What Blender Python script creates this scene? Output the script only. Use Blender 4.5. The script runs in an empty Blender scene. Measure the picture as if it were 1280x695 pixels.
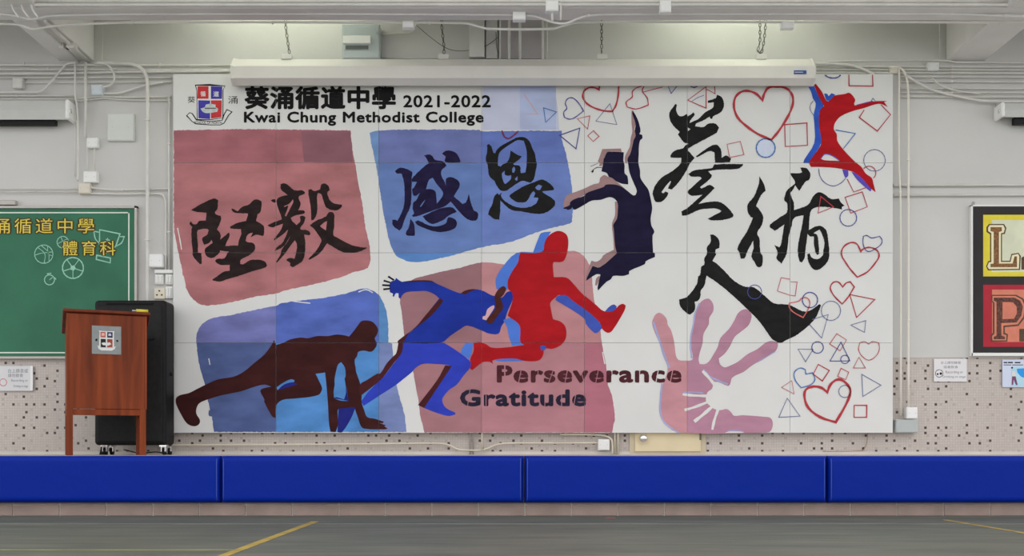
import bpy, bmesh, math, random
from mathutils import Vector, Matrix
from mathutils.geometry import tessellate_polygon
random.seed(7)
SC = bpy.context.scene
COL = SC.collection
F = 1350.0            # focal length in pixels of a 1280 px wide frame
CZ = 0.49             # eye height above the hall floor
CAMD = 9.0            # distance from eye to the back wall

# ---------------- camera, sky, exposure ----------------
cam = bpy.data.cameras.new('camera'); co = bpy.data.objects.new('camera', cam); COL.objects.link(co)
co.location = (0, -CAMD, CZ); co.rotation_euler = (math.pi/2, 0, 0)
cam.sensor_width = 36.0; cam.lens = 36.0*F/1280.0; cam.shift_y = 212.5/1280.0; cam.shift_x = 0
cam.clip_end = 200
SC.camera = co
SC.view_settings.view_transform = 'Standard'; SC.view_settings.look = 'None'
SC.view_settings.gamma = 1; SC.view_settings.exposure = 0.0; SC.view_settings.use_curve_mapping = False
w = bpy.data.worlds.new('overcast_sky'); SC.world = w; w.use_nodes = True
bg = w.node_tree.nodes['Background']; bg.inputs[0].default_value = (0.99, 0.99, 1.0, 1); bg.inputs[1].default_value = 1.46
LAMP_W = 30.0

# ---------------- helpers ----------------
def lin(c):
    c /= 255.0
    return c/12.92 if c <= 0.04045 else ((c+0.055)/1.055)**2.4
K = 1.22
def rgb(r, g, b, k=None):
    k = K if k is None else k
    return tuple(min(0.92, lin(v)*k) for v in (r, g, b)) + (1,)
MATS = {}
def mat(name, c, rough=0.6, var=0.06, scale=6.0, metal=0.0, spec=0.3, bump=0.0, stretch=None, c2=None, emit=None, k=None, detail=3.0, bscale=None):
    if name in MATS: return MATS[name]
    m = bpy.data.materials.new(name); m.use_nodes = True; MATS[name] = m
    nt = m.node_tree; N = nt.nodes; L = nt.links; b = N['Principled BSDF']
    base = rgb(*c, k=k)
    b.inputs['Roughness'].default_value = rough; b.inputs['Metallic'].default_value = metal
    b.inputs['Specular IOR Level'].default_value = spec
    b.inputs['Base Color'].default_value = base
    if emit:
        b.inputs['Emission Color'].default_value = rgb(*emit[:3], k=1.0); b.inputs['Emission Strength'].default_value = emit[3]
    if var > 0 or c2:
        tc = N.new('ShaderNodeTexCoord'); mp = N.new('ShaderNodeMapping'); no = N.new('ShaderNodeTexNoise')
        if stretch: mp.inputs['Scale'].default_value = stretch
        no.inputs['Scale'].default_value = scale; no.inputs['Detail'].default_value = detail
        g = N.new('ShaderNodeNewGeometry')
        L.new(g.outputs['Position'], mp.inputs['Vector']); L.new(mp.outputs[0], no.inputs['Vector'])
        cr = N.new('ShaderNodeValToRGB')
        cr.color_ramp.elements[0].position = 0.3; cr.color_ramp.elements[1].position = 0.7
        lo = tuple(v*(1-var*2) for v in base[:3]) + (1,)
        hi = rgb(*c2, k=k) if c2 else tuple(min(0.95, v*(1+var*2)) for v in base[:3]) + (1,)
        cr.color_ramp.elements[0].color = lo if not c2 else base; cr.color_ramp.elements[1].color = hi
        L.new(no.outputs['Fac'], cr.inputs['Fac']); L.new(cr.outputs[0], b.inputs['Base Color'])
    if bump > 0:
        n2 = N.new('ShaderNodeTexNoise'); n2.inputs['Scale'].default_value = bscale or 90; n2.inputs['Detail'].default_value = 4
        g2 = N.new('ShaderNodeNewGeometry'); L.new(g2.outputs['Position'], n2.inputs['Vector'])
        bp = N.new('ShaderNodeBump'); bp.inputs['Strength'].default_value = bump; bp.inputs['Distance'].default_value = 0.01
        L.new(n2.outputs['Fac'], bp.inputs['Height']); L.new(bp.outputs[0], b.inputs['Normal'])
    return m

def wx(px, D): return (px-640.0)*D/F
def wz(py, D): return CZ + (560.0-py)*D/F
def W(px, py, D): return Vector((wx(px, D), D-CAMD, wz(py, D)))

def link(name, me, m=None, parent=None):
    o = bpy.data.objects.new(name, me); COL.objects.link(o)
    if m is not None and me is not None:
        for x in (m if isinstance(m, (list, tuple)) else [m]): me.materials.append(x)
    if parent: 
        o.parent = parent
        o.matrix_parent_inverse = Matrix.Identity(4)
        if parent.type == 'EMPTY' or True:
            # vertices are in world space; cancel the parents' transform
            o.matrix_parent_inverse = world_of(parent).inverted()
    return o
def world_of(o):
    m = o.matrix_basis.copy()
    if o.parent: m = world_of(o.parent) @ o.matrix_parent_inverse @ m
    return m
def tag(o, label=None, cat=None, group=None, kind=None):
    if label: o['label'] = label
    if cat: o['category'] = cat
    if group: o['group'] = group
    if kind: o['kind'] = kind
    return o
def empty(name, loc, label, cat, group=None, rz=0.0):
    o = bpy.data.objects.new(name, None); COL.objects.link(o); o.location = loc; o.rotation_euler = (0, 0, rz)
    o.empty_display_size = 0.1
    return tag(o, label, cat, group)
class MB:
    def __init__(s): s.b = bmesh.new()
    def box(s, a, c, bev=0.0, M=None, seg=1):
        a = Vector(a); c = Vector(c)
        r = bmesh.ops.create_cube(s.b, size=1.0)
        vs = r['verts']; d = c-a; m = (a+c)/2
        for v in vs: v.co = Vector((v.co.x*d.x, v.co.y*d.y, v.co.z*d.z))+m
        if bev > 0:
            es = list({e for v in vs for e in v.link_edges})
            rr = bmesh.ops.bevel(s.b, geom=es, offset=bev, segments=seg, affect='EDGES', profile=0.5, clamp_overlap=True)
            vs = list({v for f in rr['faces'] for v in f.verts} | {v for v in vs if v.is_valid})
        if M: 
            for v in vs: v.co = M @ v.co
        return s
    def tube(s, pts, r, n=8, cap=True):
        pts = [Vector(p) for p in pts]; rings = []
        for i, p in enumerate(pts):
            if i == 0: t = pts[1]-p
            elif i == len(pts)-1: t = p-pts[i-1]
            else: t = (pts[i+1]-p).normalized()+(p-pts[i-1]).normalized()
            t = t.normalized()
            u = t.cross(Vector((0, 1, 0)))
            if u.length < 0.05: u = t.cross(Vector((1, 0, 0)))
            u.normalize(); v = t.cross(u).normalized()
            rings.append([s.b.verts.new(p+(u*math.cos(2*math.pi*k/n)+v*math.sin(2*math.pi*k/n))*r) for k in range(n)])
        for a, c in zip(rings, rings[1:]):
            for k in range(n):
                f = s.b.faces.new((a[k], a[(k+1) % n], c[(k+1) % n], c[k])); f.smooth = True
        if cap:
            s.b.faces.new(rings[0][::-1]); s.b.faces.new(rings[-1])
        return s
    def prism(s, prof, x0, x1):      # profile in (y,z), extruded along x
        a = [s.b.verts.new((x0, y, z)) for y, z in prof]; c = [s.b.verts.new((x1, y, z)) for y, z in prof]
        n = len(prof)
        for k in range(n): s.b.faces.new((a[k], a[(k+1) % n], c[(k+1) % n], c[k]))
        s.b.faces.new(a[::-1]); s.b.faces.new(c); return s
    def sphere(s, c, r, sc=(1, 1, 1), u=12, v=8):
        q = bmesh.ops.create_uvsphere(s.b, u_segments=u, v_segments=v, radius=r)
        for x in q['verts']: x.co = Vector((x.co.x*sc[0], x.co.y*sc[1], x.co.z*sc[2]))+Vector(c)
        for f in s.b.faces: f.smooth = True
        return s
    def build(s, name, m, parent=None):
        bmesh.ops.recalc_face_normals(s.b, faces=s.b.faces)
        me = bpy.data.meshes.new(name); s.b.to_mesh(me); s.b.free()
        return link(name, me, m, parent)

# ---- flat painted work: outlines traced in photograph units on a plane at depth D ----
SEAMX = [216.5, 345, 473.5, 602, 730.5, 859, 987.5, 1116]
SEAMY = [92.5, 203.5, 316, 428.5, 541]
GAP = 0.20
MD = 8.925            # mural face
def T(x0, y0, s, txt):
    out = []
    for t in txt.split():
        a, c = t.split(','); out.append((x0+float(a)/s, y0+float(c)/s))
    return out
def A(txt): return T(0, 0, 1, txt)
def smooth(p, closed=True, sharp=62, n=3):
    m = len(p); out = []
    if m < 3: return p
    def turn(i):
        a, b_, c = Vector(p[(i-1) % m]), Vector(p[i]), Vector(p[(i+1) % m])
        u, v = b_-a, c-b_
        if u.length < 1e-6 or v.length < 1e-6: return 180
        return math.degrees(u.angle(v))
    cor = [turn(i) > sharp or (not closed and i in (0, m-1)) for i in range(m)]
    rng = range(m) if closed else range(m-1)
    for i in rng:
        p1, p2 = Vector(p[i]), Vector(p[(i+1) % m])
        p0 = p1*2-p2 if cor[i] else Vector(p[(i-1) % m]); p3 = p2*2-p1 if cor[(i+1) % m] else Vector(p[(i+2) % m])
        d = (p2-p1).length
        t1 = (p2-p0); t2 = (p3-p1)
        if t1.length > 1e-6: t1 = t1.normalized()*d
        if t2.length > 1e-6: t2 = t2.normalized()*d
        k = n if d > 1.2 else 1
        for j in range(k):
            t = j/k; t_2 = t*t; t_3 = t_2*t
            q = p1*(2*t_3-3*t_2+1)+t1*(t_3-2*t_2+t)+p2*(-2*t_3+3*t_2)+t2*(t_3-t_2)
            out.append((q.x, q.y))
    if not closed: out.append(p[-1])
    return out
def flat_mesh(tris_pts, D, layer, seams=True, box=None, slots=None):
    """tris_pts: list of (list of 2D points, list of faces)"""
    b = bmesh.new()
    for ti, (pts, faces) in enumerate(tris_pts):
        vs = [b.verts.new((x, -y, ti*0.00003)) for x, y in pts]
        for f in faces:
            try: b.faces.new([vs[i] for i in f])
            except ValueError: pass
    def cut(pco, pno, inner=False, outer=False):
        bmesh.ops.bisect_plane(b, geom=list(b.verts)+list(b.edges)+list(b.faces), plane_co=pco, plane_no=pno, clear_inner=inner, clear_outer=outer, dist=1e-5)
    if box:
        cut((box[0], 0, 0), (1, 0, 0), inner=True); cut((box[2], 0, 0), (1, 0, 0), outer=True)
        cut((0, -box[1], 0), (0, 1, 0), outer=True); cut((0, -box[3], 0), (0, 1, 0), inner=True)
    def gapcut(co, no, g):
        no = Vector(no).normalized(); co = Vector(co)
        cut(co-no*g, no); cut(co+no*g, no)
        dead = [f for f in b.faces if abs((f.calc_center_median()-co).dot(no)) < g]
        if dead: bmesh.ops.delete(b, geom=dead, context='FACES')
    if seams and b.verts:
        xs = [v.co.x for v in b.verts]; ys = [-v.co.y for v in b.verts]
        for sx in SEAMX[1:-1]:
            if min(xs) < sx+GAP and max(xs) > sx-GAP: gapcut((sx, 0, 0), (1, 0, 0), GAP)
        for sy in SEAMY[1:-1]:
            if min(ys) < sy+GAP and max(ys) > sy-GAP: gapcut((0, -sy, 0), (0, 1, 0), GAP)
    for (sx, sy, dx, wd) in (slots or []):
        gapcut((sx, -sy, 0), (20, dx, 0), wd/2)
    y = D-CAMD-layer*0.0005
    DD = D
    for v in b.verts:
        px, py = v.co.x, -v.co.y
        v.co = Vector((wx(px, DD), y-v.co.z, wz(py, DD)))
    for f in b.faces:
        f.normal_update()
        if f.normal.y > 0: f.normal_flip()
    me = bpy.data.meshes.new('flat'); b.to_mesh(me); b.free(); return me
def ragged(p, amp, step=1.6):
    out = []; n = len(p); rnd = random.Random(int(p[0][0]*10))
    for i in range(n):
        a, c = Vector(p[i]), Vector(p[(i+1) % n]); l = (c-a).length; k = max(1, int(l/step))
        if l < 1e-6: continue
        nn = Vector((-(c-a).y, (c-a).x))/l
        for j in range(k):
            q = a+(c-a)*(j/k)+nn*rnd.uniform(-amp, amp); out.append((q.x, q.y))
    return out
def poly(name, outer, m, parent, layer=1, holes=(), D=MD, box=None, seams=True, sm=True, sharp=62, rough=0):
    rings = [smooth(r, sharp=sharp) if sm else list(r) for r in [outer]+list(holes)]
    if rough == 0 and name in ('painted_character', 'brush_stroke'): rough = 0.22
    if rough: rings[0] = ragged(rings[0], rough, 1.2 if rough < 0.3 else 2.2)
    fl = [q for r in rings for q in r]
    tri = tessellate_polygon([[Vector((x, y, 0)) for x, y in r] for r in rings])
    me = flat_mesh([(fl, tri)], D, layer, seams, box); me.name = name
    return link(name, me, m, parent)
def ribbon(pts, wd, closed=False, sm=True):
    p = smooth(pts, closed=closed) if sm else list(pts)
    n = len(p); L_, R_ = [], []
    for i in range(n):
        a = Vector(p[(i-1) % n] if (closed or i > 0) else p[i]); c = Vector(p[(i+1) % n] if (closed or i < n-1) else p[i])
        q = Vector(p[i])
        d1 = (q-a).normalized() if (q-a).length > 1e-6 else None; d2 = (c-q).normalized() if (c-q).length > 1e-6 else None
        d1 = d1 or d2; d2 = d2 or d1
        t = (d1+d2); t = t.normalized() if t.length > 0.2 else d1
        nn = Vector((-t.y, t.x)); k = max(0.55, abs(nn.dot(Vector((-d1.y, d1.x)))))
        h = wd/2/k*(0.85+0.3*math.sin(i*1.7+p[0][0])*0.5)
        L_.append(tuple(q+nn*h)); R_.append(tuple(q-nn*h))
    pts = L_+R_; fs = []
    for i in range(n if closed else n-1):
        j = (i+1) % n; fs.append((i, j, n+j, n+i))
    return pts, fs
def line(name, pts, wd, m, parent, closed=True, layer=9, D=MD, seams=True, sm=None, label=None):
    if sm is None: sm = 'heart' in name or 'circle' in name or 'stroke' in name
    me = flat_mesh([ribbon(pts, wd*(1.18 if parent is mu else 1.0), closed, sm)], D, layer, seams); me.name = name
    o = link(name, me, m, parent)
    if label: o['label'] = label
    return o
def circ(cx, cy, r, n=20, a0=0, a1=360):
    e = 0 if a1-a0 >= 360 else 1
    return [(cx+r*math.cos(math.radians(a0+(a1-a0)*i/n)), cy+r*math.sin(math.radians(a0+(a1-a0)*i/n))) for i in range(n+e)]
def text(name, s, box, m, parent, layer=3, D=MD, bold=0.0, seams=False, slots=None, spacing=1.0, label=None, split=False):
    """lettering fitted to a box; bold = extra stroke weight as a fraction of the letter height"""
    cu = bpy.data.curves.new(name, 'FONT'); cu.body = s; cu.size = 1; cu.resolution_u = 3; cu.space_character = spacing
    o = bpy.data.objects.new('tmp', cu); me = bpy.data.meshes.new_from_object(o)
    bpy.data.objects.remove(o); bpy.data.curves.remove(cu)
    xs = [v.co.x for v in me.vertices]; ys = [v.co.y for v in me.vertices]
    if not xs: return None
    ax, bx_, ay, by = min(xs), max(xs), min(ys), max(ys)
    r = bold*(box[3]-box[1])
    b0, b1, b2, b3 = box[0]+r, box[1]+r, box[2]-r, box[3]-r
    pts = [(b0+(v.co.x-ax)/(bx_-ax)*(b2-b0), b3-(v.co.y-ay)/(by-ay)*(b3-b1)) for v in me.vertices]
    faces = [tuple(p.vertices) for p in me.polygons]
    bpy.data.meshes.remove(me)
    groups = [(pts, faces, min(p[0] for p in pts), max(p[0] for p in pts))]
    if split:
        par = list(range(len(pts)))
        def find(i):
            while par[i] != i: par[i] = par[par[i]]; i = par[i]
            return i
        for f in faces:
            for q in f[1:]: par[find(q)] = find(f[0])
        isl = {}
        for f in faces: isl.setdefault(find(f[0]), []).append(f)
        iv = sorted([min(pts[q][0] for f in fs for q in f), max(pts[q][0] for f in fs for q in f), fs] for fs in isl.values())
        mer = []
        for a, c, fs in iv:
            if mer and a < mer[-1][1]-0.25: mer[-1][1] = max(mer[-1][1], c); mer[-1][2] = mer[-1][2]+fs
            else: mer.append([a, c, fs])
        groups = []
        for a, c, fs in mer:
            ids = sorted({q for f in fs for q in f}); mp_ = {q: k for k, q in enumerate(ids)}
            groups.append(([pts[q] for q in ids], [tuple(mp_[q] for q in f) for f in fs], a, c))
    out = None
    offs = [(0, 0)]+([(r*math.cos(a), r*math.sin(a)) for a in [k*math.pi/4 for k in range(8)]] if r > 0 else [])
    for pts_, fcs, a, c in groups:
        lst = [([(x+dx, y+dy) for x, y in pts_], fcs) for dx, dy in offs]
        me = flat_mesh(lst, D, layer, seams, None, [q for q in (slots or []) if a < q[0] < c]); me.name = name
        o = link(name, me, m, parent)
        if label: o['label'] = label
        out = o
    return out

# ---------------- materials ----------------
M_wall = mat('wall_paint', (194, 193, 190), 0.7, 0.022, 1.6, bump=0.08, bscale=35, detail=6)
M_conc = mat('beam_paint', (208, 206, 204), 0.75, 0.03, 2.5, bump=0.1, bscale=30, detail=5)
M_pipe = mat('conduit_paint', (204, 202, 197), 0.45, 0.03, 9)
M_pipe_cream = mat('cream_conduit_paint', (205, 198, 180), 0.45, 0.03, 9)
M_boxw = mat('white_box_plastic', (222, 222, 220), 0.4, 0.01, 9)
M_boxg = mat('grey_box_metal', (172, 178, 177), 0.45, 0.02, 9)
M_dark = mat('dark_gap', (40, 38, 38), 0.8, 0.0)
M_black = mat('black_plastic', (26, 26, 27), 0.55, 0.08, 30, spec=0.2)
M_rubber = mat('black_rubber', (20, 20, 20), 0.7, 0.0)
M_chrome = mat('chrome', (215, 215, 215), 0.2, 0.0, metal=1.0)
M_steel = mat('chain_steel', (95, 95, 88), 0.4, 0.05, 60, metal=0.6)
M_alu = mat('aluminium_frame', (170, 165, 160), 0.4, 0.02, 20, metal=0.3)
M_cream = mat('cream_hatch_paint', (212, 198, 165), 0.5, 0.03, 4)
M_panel = mat('mural_white_paint', (209, 209, 207), 0.6, 0.016, 2.0, detail=5)

# hall floor: worn green court paint
def floor_mat():
    m = bpy.data.materials.new('green_court_paint'); m.use_nodes = True; nt = m.node_tree; N = nt.nodes; L = nt.links; b = N['Principled BSDF']
    g = N.new('ShaderNodeNewGeometry'); mp = N.new('ShaderNodeMapping'); mp.inputs['Scale'].default_value = (0.5, 3.0, 1)
    L.new(g.outputs['Position'], mp.inputs['Vector'])
    n1 = N.new('ShaderNodeTexNoise'); n1.inputs['Scale'].default_value = 2.2; n1.inputs['Detail'].default_value = 8; n1.inputs['Roughness'].default_value = 0.65
    L.new(mp.outputs[0], n1.inputs['Vector'])
    cr = N.new('ShaderNodeValToRGB'); e = cr.color_ramp.elements
    e[0].position = 0.32; e[0].color = rgb(75, 80, 71); e[1].position = 0.7; e[1].color = rgb(108, 108, 96)
    L.new(n1.outputs['Fac'], cr.inputs['Fac'])
    mp2 = N.new('ShaderNodeMapping'); mp2.inputs['Scale'].default_value = (1.2, 14, 1); L.new(g.outputs['Position'], mp2.inputs['Vector'])
    n2 = N.new('ShaderNodeTexNoise'); n2.inputs['Scale'].default_value = 3; n2.inputs['Detail'].default_value = 6; L.new(mp2.outputs[0], n2.inputs['Vector'])
    c2 = N.new('ShaderNodeValToRGB'); c2.color_ramp.elements[0].position = 0.66; c2.color_ramp.elements[1].position = 0.78
    c2.color_ramp.elements[0].color = (0, 0, 0, 1); c2.color_ramp.elements[1].color = (0.55, 0.55, 0.55, 1)
    L.new(n2.outputs['Fac'], c2.inputs['Fac'])
    mx = N.new('ShaderNodeMix'); mx.data_type = 'RGBA'; L.new(c2.outputs[0], mx.inputs[0]); L.new(cr.outputs[0], mx.inputs[6]); mx.inputs[7].default_value = rgb(132, 126, 120)
    L.new(mx.outputs[2], b.inputs['Base Color']); b.inputs['Roughness'].default_value = 0.55; b.inputs['Specular IOR Level'].default_value = 0.3
    return m
M_floor = floor_mat()

# lower wall: beige mosaic with scattered dark chips
def mosaic_mat():
    m = bpy.data.materials.new('beige_mosaic'); m.use_nodes = True; nt = m.node_tree; N = nt.nodes; L = nt.links; b = N['Principled BSDF']
    g = N.new('ShaderNodeNewGeometry'); sp = N.new('ShaderNodeSeparateXYZ'); L.new(g.outputs['Position'], sp.inputs[0])
    def M(op, a, c=None, d=None):
        n = N.new('ShaderNodeMath'); n.operation = op
        for i, v in enumerate((a, c, d)):
            if v is None: continue
            if isinstance(v, (int, float)): n.inputs[i].default_value = v
            else: L.new(v, n.inputs[i])
        return n.outputs[0]
    P = 0.0216
    X = M('DIVIDE', M('ADD', sp.outputs['X'], 20.0), P); Z = M('DIVIDE', sp.outputs['Z'], P)
    cx, cz = M('FLOOR', X), M('FLOOR', Z)
    fx, fz = M('FRACT', X), M('FRACT', Z)
    def dots(bw, bh, seed, jx, jz):
        bx = M('FLOOR', M('DIVIDE', M('ADD', cx, seed), bw)); bz = M('FLOOR', M('DIVIDE', M('ADD', cz, seed), bh))
        lx = M('SUBTRACT', M('ADD', cx, seed), M('MULTIPLY', bx, bw)); lz = M('SUBTRACT', M('ADD', cz, seed), M('MULTIPLY', bz, bh))
        cb = N.new('ShaderNodeCombineXYZ'); L.new(bx, cb.inputs[0]); L.new(bz, cb.inputs[1]); cb.inputs[2].default_value = seed
        wn = N.new('ShaderNodeTexWhiteNoise'); L.new(cb.outputs[0], wn.inputs['Vector'])
        sc = N.new('ShaderNodeSeparateColor'); L.new(wn.outputs['Color'], sc.inputs[0])
        rx = M('FLOOR', M('MULTIPLY', sc.outputs[0], jx)); rz = M('FLOOR', M('MULTIPLY', sc.outputs[1], jz))
        ex = M('COMPARE', lx, rx, 0.1); ez = M('COMPARE', lz, rz, 0.1)
        return M('MULTIPLY', ex, ez), sc.outputs[2]
    d1, r1 = dots(4, 3, 3, 2, 2)
    d2, r2 = dots(5, 4, 11, 3, 3)
    dx = M('ABSOLUTE', M('SUBTRACT', fx, 0.5)); dz = M('ABSOLUTE', M('SUBTRACT', fz, 0.5))
    ins = M('LESS_THAN', M('MAXIMUM', dx, dz), 0.43)
    rnd_ = M('LESS_THAN', M('SQRT', M('ADD', M('MULTIPLY', dx, dx), M('MULTIPLY', dz, dz))), 0.55)
    dark = M('MULTIPLY', M('MULTIPLY', d1, rnd_), M('GREATER_THAN', r1, 0.48)); faint = M('MULTIPLY', M('MULTIPLY', d2, ins), 0.32)
    cc = N.new('ShaderNodeCombineXYZ'); L.new(cx, cc.inputs[0]); L.new(cz, cc.inputs[1])
    wn = N.new('ShaderNodeTexWhiteNoise'); L.new(cc.outputs[0], wn.inputs['Vector'])
    no = N.new('ShaderNodeTexNoise'); no.inputs['Scale'].default_value = 1.3; no.inputs['Detail'].default_value = 5; L.new(g.outputs['Position'], no.inputs['Vector'])
    cr = N.new('ShaderNodeValToRGB'); e = cr.color_ramp.elements; e[0].position = 0.2; e[1].position = 0.8
    e[0].color = rgb(172, 163, 157); e[1].color = rgb(198, 189, 184)
    L.new(M('ADD', M('MULTIPLY', no.outputs['Fac'], 0.75), M('MULTIPLY', wn.outputs['Value'], 0.14)), cr.inputs['Fac'])
    def mix(f, a, c):
        mx = N.new('ShaderNodeMix'); mx.data_type = 'RGBA'; L.new(f, mx.inputs[0]); L.new(a, mx.inputs[6]); mx.inputs[7].default_value = c; return mx.outputs[2]
    gr = mix(M('MULTIPLY', M('SUBTRACT', 1.0, ins), 0.6), cr.outputs[0], rgb(160, 149, 137))
    o = mix(faint, gr, rgb(120, 110, 104)); o = mix(dark, o, rgb(70, 52, 48))
    L.new(o, b.inputs['Base Color']); b.inputs['Roughness'].default_value = 0.4
    bp = N.new('ShaderNodeBump'); bp.inputs['Strength'].default_value = 0.25; bp.inputs['Distance'].default_value = 0.002
    L.new(ins, bp.inputs['Height']); L.new(bp.outputs[0], b.inputs['Normal'])
    return m
M_mosaic = mosaic_mat()

def wood_mat(name='lectern_wood', a=(88, 34, 12), c=(138, 62, 27)):
    m = bpy.data.materials.new(name); m.use_nodes = True; nt = m.node_tree; N = nt.nodes; L = nt.links; b = N['Principled BSDF']
    tc = N.new('ShaderNodeTexCoord'); mp = N.new('ShaderNodeMapping'); mp.inputs['Scale'].default_value = (9, 9, 0.7)
    g = N.new('ShaderNodeNewGeometry'); L.new(g.outputs['Position'], mp.inputs['Vector'])
    n = N.new('ShaderNodeTexNoise'); n.inputs['Scale'].default_value = 1.6; n.inputs['Detail'].default_value = 6; n.inputs['Distortion'].default_value = 0.4
    L.new(mp.outputs[0], n.inputs['Vector'])
    cr = N.new('ShaderNodeValToRGB'); e = cr.color_ramp.elements; e[0].position = 0.3; e[1].position = 0.72; e[0].color = rgb(*a); e[1].color = rgb(*c)
    L.new(n.outputs['Fac'], cr.inputs['Fac']); L.new(cr.outputs[0], b.inputs['Base Color']); b.inputs['Roughness'].default_value = 0.42; b.inputs['Specular IOR Level'].default_value = 0.2
    return m
M_wood = wood_mat(); M_wood_dark = wood_mat('lectern_edge_wood', (84, 34, 18), (112, 48, 28))

# ---------------- setting: floor, stage step, walls, beams, ceiling ----------------
STAGE_D = 7.8; STAGE_Z = 0.435
fl = MB().box((-9, -14, -0.1), (9, STAGE_D-CAMD+0.02, 0)).build('floor', M_floor); tag(fl, kind='structure', label='worn green painted court floor')
M_line = mat('yellow_court_line', (160, 138, 70), 0.6, 0.10, 8); M_line2 = mat('pale_court_line', (134, 138, 116), 0.6, 0.1, 5); M_liney = mat('thin_yellow_line', (138, 138, 88), 0.6, 0.1, 5)
def fline(x0, y0, x1, y1, m): return MB().box((x0, y0, 0.0005), (x1, y1, 0.002)).build('court_line', m, fl)
fline(-1.335, -13, -1.285, -1.80, M_line); fline(2.93, -13, 2.965, -1.65, M_line)
fline(-9, -2.052, 9, -2.037, M_line2); fline(-9, -3.83, -1.335, -3.80, M_liney)
M_tape = mat('red_tape', (160, 90, 88), 0.6, 0.1, 8)
MB().box((0.655, -1.50, 0.0005), (0.72, -1.40, 0.002)).build('tape_mark', M_tape, fl)

st = MB().box((-7, STAGE_D-CAMD+0.012, 0), (7, 0.02, STAGE_Z)).build('floor_stage', mat('stage_concrete', (176, 170, 166), 0.7, 0.05, 3)); tag(st, kind='structure', label='raised stage platform along the back wall')
M_tile = mat('stage_tile', (158, 138, 130), 0.45, 0.07, 5, k=1.06); M_grout = mat('tile_grout', (190, 184, 176), 0.8, 0.03, 20)
g_ = MB().box((-7, STAGE_D-CAMD+0.006, 0), (7, STAGE_D-CAMD+0.012, STAGE_Z)).build('grout', M_grout, st)
tw = 58.15*STAGE_D/F; tz1 = wz(631.5, STAGE_D)
tile_me = None
xs0 = wx(16.5, STAGE_D)
nl = int((xs0+6.8)/tw)
for k in range(-nl, 5*nl+1):
    x = xs0+k*tw
    if x+tw > 6.9: break
    for (z0, z1) in ((0.0, tz1), (tz1+0.004, STAGE_Z-0.003)):
        key = 'a' if z0 == 0 else 'b'
        if key == 'b' and k % 1: continue
        if k == -nl:
            t = MB().box((0.0045, 0, z0+0.001), (tw-0.0045, 0.012, z1), 0.002).build('tile', M_tile, st)
            if key == 'a': ta = t.data
            else: tb = t.data
            t.matrix_basis.translation = (x, STAGE_D-CAMD-0.002, 0)
        else:
            t = bpy.data.objects.new('tile', ta if key == 'a' else tb); COL.objects.link(t); t.parent = st
            t.matrix_basis.translation = (x, STAGE_D-CAMD-0.002+random.uniform(-0.0008, 0.0008), 0)

WL = 7.0
zs = wz(447, 9.0)
bw = MB().box((-WL, 0, zs), (WL, 0.2, 4.45)).build('wall_back', M_wall); tag(bw, kind='structure', label='white painted upper back wall')
lw = MB().box((-WL, 0.004, STAGE_Z-0.02), (WL, 0.2, zs)).build('wall_back_lower', M_mosaic); tag(lw, kind='structure', label='beige mosaic dado with dark chips')
tr = MB().box((-WL, -0.010, STAGE_Z), (WL, 0.004, wz(564.5, 9))).build('baseboard_back', mat('skirting', (196, 190, 184), 0.6, 0.04, 5)); tag(tr, kind='structure')
ZB = CZ+3.225
ce = MB().box((-WL, -2.7, 4.4), (WL, 0.2, 4.6)).build('ceiling', M_conc); tag(ce, kind='structure', label='white concrete soffit above the beams')
def beam(x0, x1, y0, y1, n):
    o = MB().box((x0, y0, ZB), (x1, y1, 4.42), 0.006).build('trim_%d' % n, M_conc); tag(o, kind='structure', label='white concrete ceiling beam'); return o
yb0, yb1 = 7.92-CAMD, 8.146-CAMD
beam(-WL, WL, yb0, yb1, 1)
beam(wx(74, 9), wx(118, 9), yb1, 0, 2)
beam(wx(1182.5, 9), wx(1231, 9), yb1, 0, 3)
beam(wx(74, 9), wx(118, 9), -2.7, yb0, 4)
beam(wx(1182.5, 9), wx(1231, 9), -2.7, yb0, 5)
# recess with vertical ducts in the middle bay
rc = MB().box((wx(626, 9), -0.05, wz(76, 9)), (wx(677, 9), -0.002, 4.4)).build('trim_7', mat('recess_paint', (172, 168, 170), 0.8, 0.03, 3)); tag(rc, kind='structure', label='darker grey recessed board between ducts')
rr = MB().box((wx(587, 9), -0.09, wz(76, 9)), (wx(606, 9), -0.002, 4.4), 0.004).box((wx(607.5, 9), -0.06, wz(76, 9)), (wx(622, 9), -0.002, 4.4), 0.004).build('trim_8', M_wall); tag(rr, kind='structure', label='white vertical boxed duct')

# ---------------- fluorescent battens behind the cross beam ----------------
def batten(px, label, D, wid):
    x = wx(px, D); y = D-CAMD; z = 4.33
    t = empty('fluorescent_batten', (x, y, z), label, 'light', 'fluorescent battens above the mural')
    MB().box((x-wid, y-0.035, z+0.01), (x+wid, y+0.035, z+0.07), 0.006).build('housing', M_boxw, t)
    MB().tube([(x-wid+0.03, y, z-0.012), (x+wid-0.03, y, z-0.012)], 0.014, 10).build('tube', mat('lit_tube', (235, 245, 215), 0.4, 0.0, emit=(238, 246, 224, LAMP_W)), t)
    for s in (-1, 1): MB().box((x+s*(wid-0.03)-0.012, y-0.02, z-0.03), (x+s*(wid-0.03)+0.012, y+0.02, z+0.02)).build('socket', M_boxw, t)
batten(335, 'fluorescent batten on the soffit above the left half of the screen case', 8.62, 0.6)
batten(930, 'fluorescent batten on the soffit above the right half of the screen case', 8.62, 0.6)

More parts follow.
